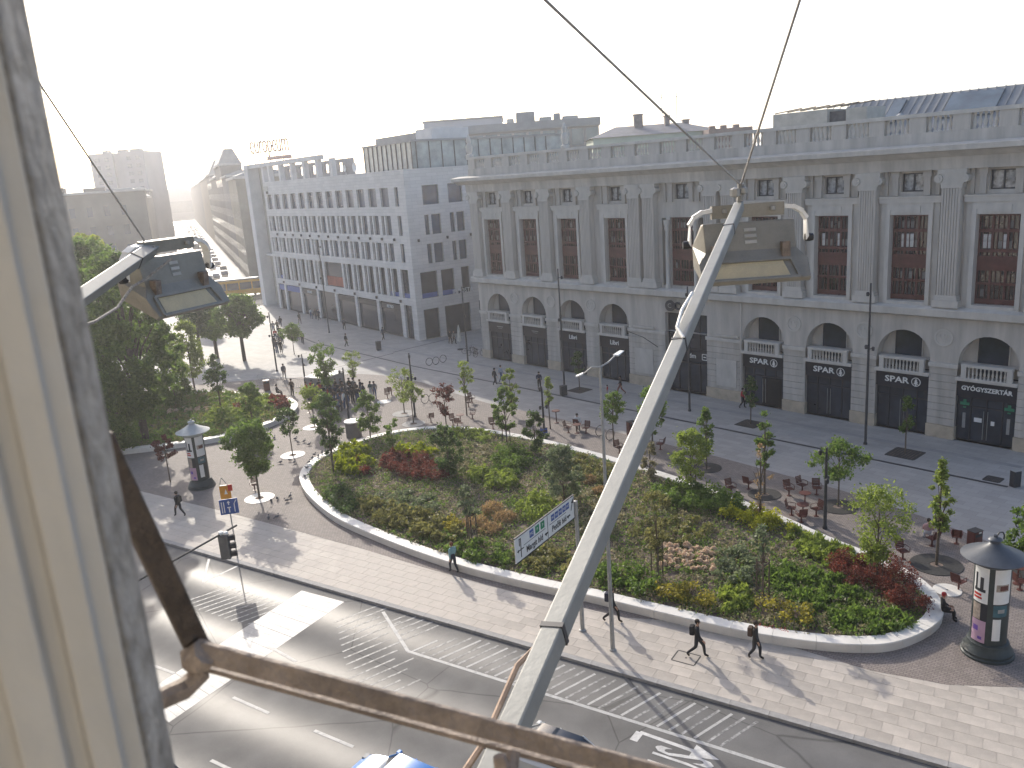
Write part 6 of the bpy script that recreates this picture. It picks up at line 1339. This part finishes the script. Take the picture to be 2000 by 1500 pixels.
rc_ = random.Random(21); cols_ = [BLK, NVY, GRY, BLK, NVY, WHT, JEA, BRN, BLK, (.2, .22, .26), BLK, RED]
spots = [(601, 778), (607, 786), (614, 780), (621, 788), (628, 779), (634, 786), (641, 778), (648, 784), (654, 792), (660, 780), (666, 788), (672, 778), (678, 786), (685, 780), (690, 788), (697, 779), (652, 806), (660, 812), (656, 826), (668, 804), (640, 800), (625, 806), (646, 815), (700, 790), (712, 782), (618, 800), (664, 796), (632, 796), (604, 792), (611, 773), (645, 771), (657, 773), (668, 771), (680, 794), (674, 799), (638, 808), (650, 820), (692, 772), (706, 775), (626, 772), (617, 793), (643, 790), (658, 786), (684, 772)]
for i, (x, y) in enumerate(spots):
    person(x, y, rc_.uniform(-180, 180), 'stand' if i % 3 else 'walk', rc_.choice(cols_), rc_.choice([BLK, JEA, NVY, GRY, JEA]), 'person standing close to others in the crowd behind the flower beds', group='crowd behind the flower beds', s=rc_.uniform(.94, 1.04), hair=rc_.choice([(.03, .02, .015), (.1, .06, .03), (.02, .02, .02)]))
person(726, 778, 200, 'stand', (.05, .1, .09), WHT, 'person with a dark green jacket at the right edge of the crowd'); person(733, 778, 170, 'walk', GRY, JEA, 'person in grey beside the dark green jacket, right of the crowd')
person(542, 775, 90, 'sit', BLK, BLK, 'dark figure sitting on the seat wall of the left bed', z=.0); person(572, 772, 200, 'stand', BRN, BLK, 'person in brown left of the crowd')
# ================================================================ CARS BELOW, LAMP ARMS, WINDOW
def car(center, ang, paint, roofm, label):
    o = empty('car', center, ang, label, 'car')
    st = [(-2.08, .62, .42, .80), (-1.95, .80, .30, .92), (-1.3, .87, .25, .95), (0, .88, .22, .93), (1.0, .87, .24, .90), (1.6, .84, .28, .80), (1.98, .72, .34, .68), (2.12, .55, .42, .58)]
    q = MB(); vs = []
    for x, hw, z0, z1 in st: vs += [(x, -hw*.93, z0), (x, -hw, z0+.2), (x, -hw*.98, z1-.08), (x, -hw*.86, z1), (x, hw*.86, z1), (x, hw*.98, z1-.08), (x, hw, z0+.2), (x, hw*.93, z0)]
    fs = []
    for i in range(len(st)-1):
        for k in range(8): fs.append((i*8+k, i*8+(k+1) % 8, (i+1)*8+(k+1) % 8, (i+1)*8+k))
    fs += [tuple(range(8)), tuple(8*(len(st)-1)+k for k in range(8))[::-1]]
    q.add(vs, [f[::-1] for f in fs]); q.build('body', paint, o, True, bevel=.02)
    lo = [(-1.85, .74), (.95, .74)]; hi = [(-1.25, .58), (.2, .6)]; zb, zt_ = .93, 1.43
    A = [(-1.9, -.72, zb), (1.0, -.74, zb-.03), (1.0, .74, zb-.03), (-1.9, .72, zb), (-1.3, -.56, zt_), (.25, -.58, zt_), (.25, .58, zt_), (-1.3, .56, zt_)]
    q = MB(); q.add([A[1], A[2], A[6], A[5]], [(0, 1, 2, 3)]); q.build('windscreen', M['glass'], o); q = MB(); q.add([A[3], A[0], A[4], A[7]], [(0, 1, 2, 3)]); q.build('rear_window', M['glass'], o)
    for i, (a, b, c, d) in enumerate(((A[0], A[1], A[5], A[4]), (A[2], A[3], A[7], A[6]))): q = MB(); q.add([a, b, c, d], [(0, 1, 2, 3)]); q.build('side_window', M['glass'], o)
    q = MB(); q.add([(-1.36, -.57, zt_-.005), (.3, -.59, zt_-.005), (.3, .59, zt_-.005), (-1.36, .57, zt_-.005), (-1.25, -.5, zt_+.05), (.12, -.52, zt_+.05), (.12, .52, zt_+.05), (-1.25, .5, zt_+.05)], [(4, 5, 6, 7), (0, 1, 5, 4), (1, 2, 6, 5), (2, 3, 7, 6), (3, 0, 4, 7)]); q.build('roof', roofm, o, True)
    for s in (-1, 1):
        for x in (.98, .25, -.5, -1.3): pass
        for a, b in (((1.0, s*.735, zb-.02), (.26, s*.585, zt_+.0)), ((-1.88, s*.72, zb), (-1.3, s*.565, zt_)), ((-.45, s*.735, zb), (-.42, s*.585, zt_))): q = MB(); q.beam(a, b, .05, .05); q.build('pillar', paint, o)
        q = MB(); q.obox((.72, s*.98, 1.0), .16, .2, .13); q.build('mirror', paint, o, bevel=.03)
        q = MB(); q.obox((1.95, s*.58, .66), .2, .28, .12); q.build('headlight', M['glass_sky'], o, bevel=.02)
        for x in (1.35, -1.3): q = MB(); q.lathe([(.18, -.1), (.31, -.1), (.33, -.05), (.33, .05), (.31, .1), (.18, .1)], 18); w_ = q.build('wheel', M['rubber'], o, True); w_.location = (x, s*.78, .31); w_.rotation_euler = (rad(90), 0, 0); q = MB(); q.lathe([(0, -.09), (.19, -.09), (.19, .09), (0, .09)], 12); q.build('rim', M['galv'], w_)
    return o
fa = math.atan2(-KD.y, -KD.x)
def paintm(name, c): 
    m = mat(name, c, .3, .04, 1, fine=.0, spec=.6); m.node_tree.nodes['Principled BSDF'].inputs['Coat Weight'].default_value = .7; return m
def place_car(px, py, x, ys, z=1.45): p = G(px, py, z+RZ); c = p+KD*x-KN*ys; return Vector((c.x, c.y, RZ))
car(place_car(782, 1471, .25, .55), fa, paintm('blue_car_paint', (.035, .20, .55)), paintm('blue_roof_paint', (.035, .20, .55)), 'bright blue car at the bottom edge of the picture')
car(place_car(1062, 1412, .25, .55), fa, paintm('white_car_paint', (.62, .62, .60)), M['glass'], 'white car with a dark glass roof under the brown window bar')
car(place_car(330, 1478, -1.6, .6), fa, paintm('dark_car_paint', (.03, .03, .035)), paintm('dark_roof_paint', (.03, .03, .035)), 'dark car mostly hidden behind the window frame')
# flood lights on square steel arms fixed to our facade
M['armgrey'] = mat('grey_painted_steel', (.235, .245, .24), .5, .1, 6, fine=.04, metal=.1, bump=.06, bscale=40)
M['flood'] = mat('flood_grey', (.25, .24, .21), .5, .15, 5, metal=.2); M['lens'] = mat('flood_lens', (.88, .78, .55), .25, .08, 8, spec=.5)
def flood(loc, rz, label, s=1., pitch=0.):
    o = empty('flood_light', loc, rz, label, 'flood light'); o.rotation_euler = (rad(pitch), 0, rz); o.scale = (s, s, s)
    # local: x = width, -y towards the viewer's side, z up; hangs from a bar
    q = MB(); q.bx(-.33, .33, -.04, .04, -.06, .06); q.build('mounting_bar', M['flood'], o)
    for e in (-1, 1): q = MB(); q.lathe([(.0, 0), (.022, 0), (.022, .03), (0, .035)], 6, (e*.22, -.06, -.01)); q.build('bolt', M['galv'], o)
    for e in (-1, 1):
        q = MB(); p = [(e*.33, 0), (e*.42, -.01), (e*.49, -.05), (e*.53, -.12), (e*.53, -.3)]
        for (xa, za), (xb, zb_) in zip(p, p[1:]): q.add([(xa, -.05, za), (xb, -.05, zb_), (xb, .05, zb_), (xa, .05, za), (xa-e*.0, -.05, za+.04), (xb+e*.02, -.05, zb_+.03), (xb+e*.02, .05, zb_+.03), (xa, .05, za+.04)], [(4, 5, 6, 7), (0, 3, 2, 1), (0, 1, 5, 4), (2, 3, 7, 6)])
        q.build('yoke_strap', M['white'], o)
        q = MB(); q.lathe([(.035, -.035), (.04, 0), (.035, .035)], 10); w_ = q.build('pivot', M['dark'], o, True); w_.location = (e*.565, 0, -.28); w_.rotation_euler = (0, rad(90), 0)
    prof = [(.05, -.1), (-.04, -.1), (-.12, -.36), (-.2, -.46), (-.34, -.62), (-.30, -.66), (.16, -.5), (.2, -.3)]
    q = MB(); n = len(prof); vs = [(-.42+(.0 if i < 3 else -.06), y, z) for i, (y, z) in enumerate(prof)]+[(.42+(.0 if i < 3 else .06), y, z) for i, (y, z) in enumerate(prof)]
    q.add(vs, [tuple(range(n)), tuple(range(n, 2*n))[::-1]]+[(i, n+i, n+(i+1) % n, (i+1) % n) for i in range(n)]); q.build('housing', M['flood'], o, bevel=.012)
    q = MB(); q.add([(-.36, -.215, -.468), (.26, -.215, -.468), (.3, -.333, -.604), (-.38, -.333, -.604)], [(0, 1, 2, 3), (3, 2, 1, 0)]); q.build('lens', M['lens'], o)
    q = MB(); P4 = [Vector(v) for v in ((-.4, -.205, -.455), (.34, -.205, -.455), (.38, -.342, -.614), (-.42, -.342, -.614))]; up4 = Vector((0, -.76, .65))
    for i4 in range(4): q.beam(P4[i4]+up4*.004, P4[(i4+1) % 4]+up4*.004, .03, .02, up=up4)
    q.build('lens_frame', M['flood'], o)
    for k4 in range(9): q = MB(); q.bx(-.36+k4*.09, -.35+k4*.09, .052, .09, -.36, -.12); q.build('cooling_fin', M['flood'], o)
    for x in (-.33, .3): q = MB(); q.bx(x-.035, x+.035, -.2, -.12, -.44, -.3); q.build('clip', M['rust'], o)
    for k in range(3): q = MB(); q.add([(-.05, -.066-k*.017, -.16-k*.055), (.06, -.066-k*.017, -.16-k*.055), (.06, -.075-k*.017, -.19-k*.055), (-.05, -.075-k*.017, -.19-k*.055)], [(0, 1, 2, 3), (3, 2, 1, 0)]); q.build('rating_plate', M['signwhite'], o)
    return o
def arm_obj(a, b, wd, label, bands):
    o = empty('lamp_arm', b, 0, label, 'lamp arm'); a = a-b; z = Vector((0, 0, 0))
    ax = (-a).normalized(); vw_ = (Vector((0, 0, CAMH))-(b+a*.5)); vp = (vw_-ax*vw_.dot(ax)).normalized(); sl = ax.cross(vp)
    if sl.dot(cR) > 0: sl = -sl
    up = vp*math.cos(rad(30))+sl*math.sin(rad(30))
    q = MB(); q.beam(a, z, wd, wd, up=up); q.build('square_tube', M['armgrey'], o, bevel=.008)
    for t in bands: p = a*(1-t); d = (-a).normalized()*.012; q = MB(); q.beam(p-d, p+d, wd*1.08, wd*1.08, up=up); q.build('clamp_band', M['dark'], o)
    return o
tip = pt(1444, 402, 7.6); base_ = pt(930, 1590, 2.45)
def on_arm(px, py):   # share of the arm, from its foot, that lies under a photo row
    best = min((abs((lambda v: 750+FPX*v.dot(cD)/v.dot(cF))(base_.lerp(tip, k/400)-Vector((0, 0, CAMH)))-py), k/400) for k in range(401)); return best[1]
arm1 = arm_obj(base_, tip, .082, 'long grey square steel arm slanting up across the picture', [on_arm(0, 1238), on_arm(0, 672), on_arm(0, 447)])
# eye bolt and two stay wires
M['wirem'] = mat('stay_wire', (.38, .37, .36), .5, .2, 20, metal=.5)
for px, py, dd, l in ((1065, 0, 4.6, 'left stay wire running up from the tip of the long arm'), (1562, 0, 4.9, 'right stay wire running up from the tip of the long arm')):
    t0 = pt(1447, 362, 7.5); e = pt(px, py, dd); e2 = t0+(e-t0)*1.6
    q = MB(); q.tube([t0, e2], .009, 6); q.build('stay_wire', M['wirem'], label=l, cat='wire')
q = MB(); q.tube([tip-tip, pt(1446, 380, 7.55)-tip, pt(1447, 358, 7.5)-tip], .03, 6); q.lathe([(0, -.05), (.05, -.03), (.05, .03), (0, .05)], 8, pt(1436, 376, 7.5)-tip); q.lathe([(0, -.04), (.04, -.02), (.04, .02), (0, .04)], 8, pt(1452, 372, 7.5)-tip); q.build('eye_bolt', M['galv'], arm1)
flood(pt(1459, 411, 7.75), rad(-2), 'large flood light hanging under the tip of the long steel arm', 1.0, -4)
cbp = [pt(1322, 640, 4.6), pt(1340, 590, 4.8), pt(1390, 500, 6.0)]
# supply cable along the arm
cp = [(1055, 1255, 3.3), (1010, 1300, 3.15), (975, 1380, 2.95), (945, 1450, 2.75), (905, 1510, 2.6), (860, 1600, 2.4)]
q = MB(); q.tube([pt(*c) for c in cp], .011, 6); q.build('supply_cable', mat('old_cable', (.34, .25, .19), .8, .25, 20), label='pale brown cable looping beside the foot of the long arm', cat='cable')
q = MB(); q.tube([pt(1335, 660, 5.1), pt(1322, 640, 5.2), pt(1332, 605, 5.4), pt(1352, 572, 5.6)], .011, 6); q.build('supply_cable', M['white'], label='short white cable loop on the upper half of the long arm', cat='cable')
# left arm with its flood light
tip2 = pt(300, 484, 8.8); b2 = pt(60, 650, 6.2)
arm_obj(b2, tip2, .115, 'short grey steel arm at left, in front of the park trees', [.8])
q = MB(); q.tube([pt(286, 476, 8.75), pt(85, 175, 6.6), pt(20, 75, 5.9)], .0085, 6); q.build('stay_wire', M['wirem'], label='stay wire of the left flood light against the sky', cat='wire')
flood(pt(325, 478, 8.9), rad(64), 'dark flood light at left in front of the avenue', 1.05, 6)
q = MB(); q.tube([pt(150, 640, 6.8), pt(185, 628, 7.2), pt(230, 600, 7.8), pt(258, 560, 8.2), pt(285, 545, 8.5), pt(335, 505, 8.7)], .014, 6); q.build('supply_cable', M['oldgrey'], label='grey cable drooping to the left flood light', cat='cable')
# ---------------------------------------------------------------- the window we look out of
def hv(px, py, r): d = ray(px, py); L = math.hypot(d.x, d.y); return Vector((d.x/L*r, d.y/L*r))
zlo, zhi = CAMH-.75, CAMH+.6
wn = empty('window_frame', (0, 0, 0), 0, 'old cream window jamb with weathered grey outer strip at the left edge', 'window')
e0 = hv(131, 740, .50); out_ = Vector((.42, .91)); lf = Vector((-.91, .42))
vv = e0.normalized(); lp = Vector((-vv.y, vv.x)); tw = -vv
A_ = [e0, e0+tw*.004, e0+lp*.010+tw*.006, e0+lp*.012+tw*.012, e0+lp*.026+tw*.013, e0+lp*.029+tw*.007, e0+lp*.036+tw*.007, e0+lp*.039+tw*.016, e0+lp*.058+tw*.018, e0+lp*.061+tw*.012, e0+lp*.072+tw*.012, e0+lp*.075+tw*.02, e0+lp*.2+tw*.03, e0+lp*.25-tw*.1, e0-tw*.03]
q = MB(); q.prism([(p.x, p.y) for p in A_], zlo, zhi); q.build('casing', M['cream'], wn, bevel=.001)
g0, g1 = hv(141, 740, .52), hv(196, 740, .58)
d_ = (g1-g0).normalized(); nn = Vector((-d_.y, d_.x))
q = MB(); q.prism([(p.x, p.y) for p in (g0+d_*.003, g1, g1+nn*.03, g0+d_*.003+nn*.03)], zlo, zhi); q.build('outer_strip', M['oldgrey'], wn, bevel=.002)
gp = hv(131, 740, .53); q = MB(); q.prism([(p.x, p.y) for p in (gp, gp+d_*.02, gp+d_*.02+nn*.05, gp+nn*.05)], zlo, zhi); q.build('gap_shade_strip', M['dark'], wn)  # solid dark strip stands for the shade between casing and outer strip
# rusty window guard
gd = empty('window_guard', pt(400, 1280, .95), 0, 'rusty brown iron window guard rail across the bottom of the picture', 'railing'); o0 = gd.location
rl = lambda *p: pt(*p)-o0
vw = Vector((0, .3, 1))
q = MB(); q.beam(rl(385, 1270, .93), rl(1420, 1548, .98), .012, .022, up=vw); q.build('rail', M['rust'], gd, bevel=.002)
q = MB(); q.beam(rl(392, 1297, .95), rl(1420, 1576, 1.0), .03, .005, up=vw); q.build('rail_lip', M['rust'], gd, bevel=.001)
q = MB(); q.beam(rl(190, 850, .80), rl(392, 1278, .95), .026, .018, up=(.3, -.6, .6)); q.build('upright', mat('shaded_rust', (.07, .055, .045), .75, .4, 16, bump=.5, bscale=70), gd, bevel=.003)  # shade on the upright's near side put into a darker base colour
q = MB(); q.tube([rl(402, 1272, .925), rl(385, 1285, .93), rl(381, 1305, .93)], [.016, .02, .014], 8); q.build('joint', M['rust'], gd, True)
q = MB(); q.tube([rl(382, 1285, .94), rl(388, 1318, .94), rl(360, 1345, .93), rl(300, 1372, .9), rl(260, 1390, .88)], [.013, .013, .012, .011, .011], 8); q.build('hook', M['rust'], gd, True)
q = MB(); q.tube([rl(975, 1476, .93), rl(980, 1500, .93), rl(990, 1512, .93), rl(1000, 1495, .94), rl(1002, 1470, .95)], [.007, .009, .009, .008, .008], 8); q.build('catch', M['rust'], gd, True)
# ================================================================ HAZE: sunlit city air
hb_ = MB(); hb_.bx(-2600, 2600, -100, 3700, -1.6, 60); hz_ = hb_.build('haze', M['white'], kind='stuff'); hz_['label'] = 'pale sunlit haze over the square and the avenue'
hm2 = bpy.data.materials.new('haze_air'); hm2.use_nodes = True; n = hm2.node_tree.nodes; n.clear(); o = n.new('ShaderNodeOutputMaterial'); v = n.new('ShaderNodeVolumePrincipled')
v.inputs['Color'].default_value = (.96, .965, 1, 1); v.inputs['Density'].default_value = .0006; v.inputs['Anisotropy'].default_value = .6
hm2.node_tree.links.new(v.outputs[0], o.inputs['Volume']); hz_.data.materials.clear(); hz_.data.materials.append(hm2)
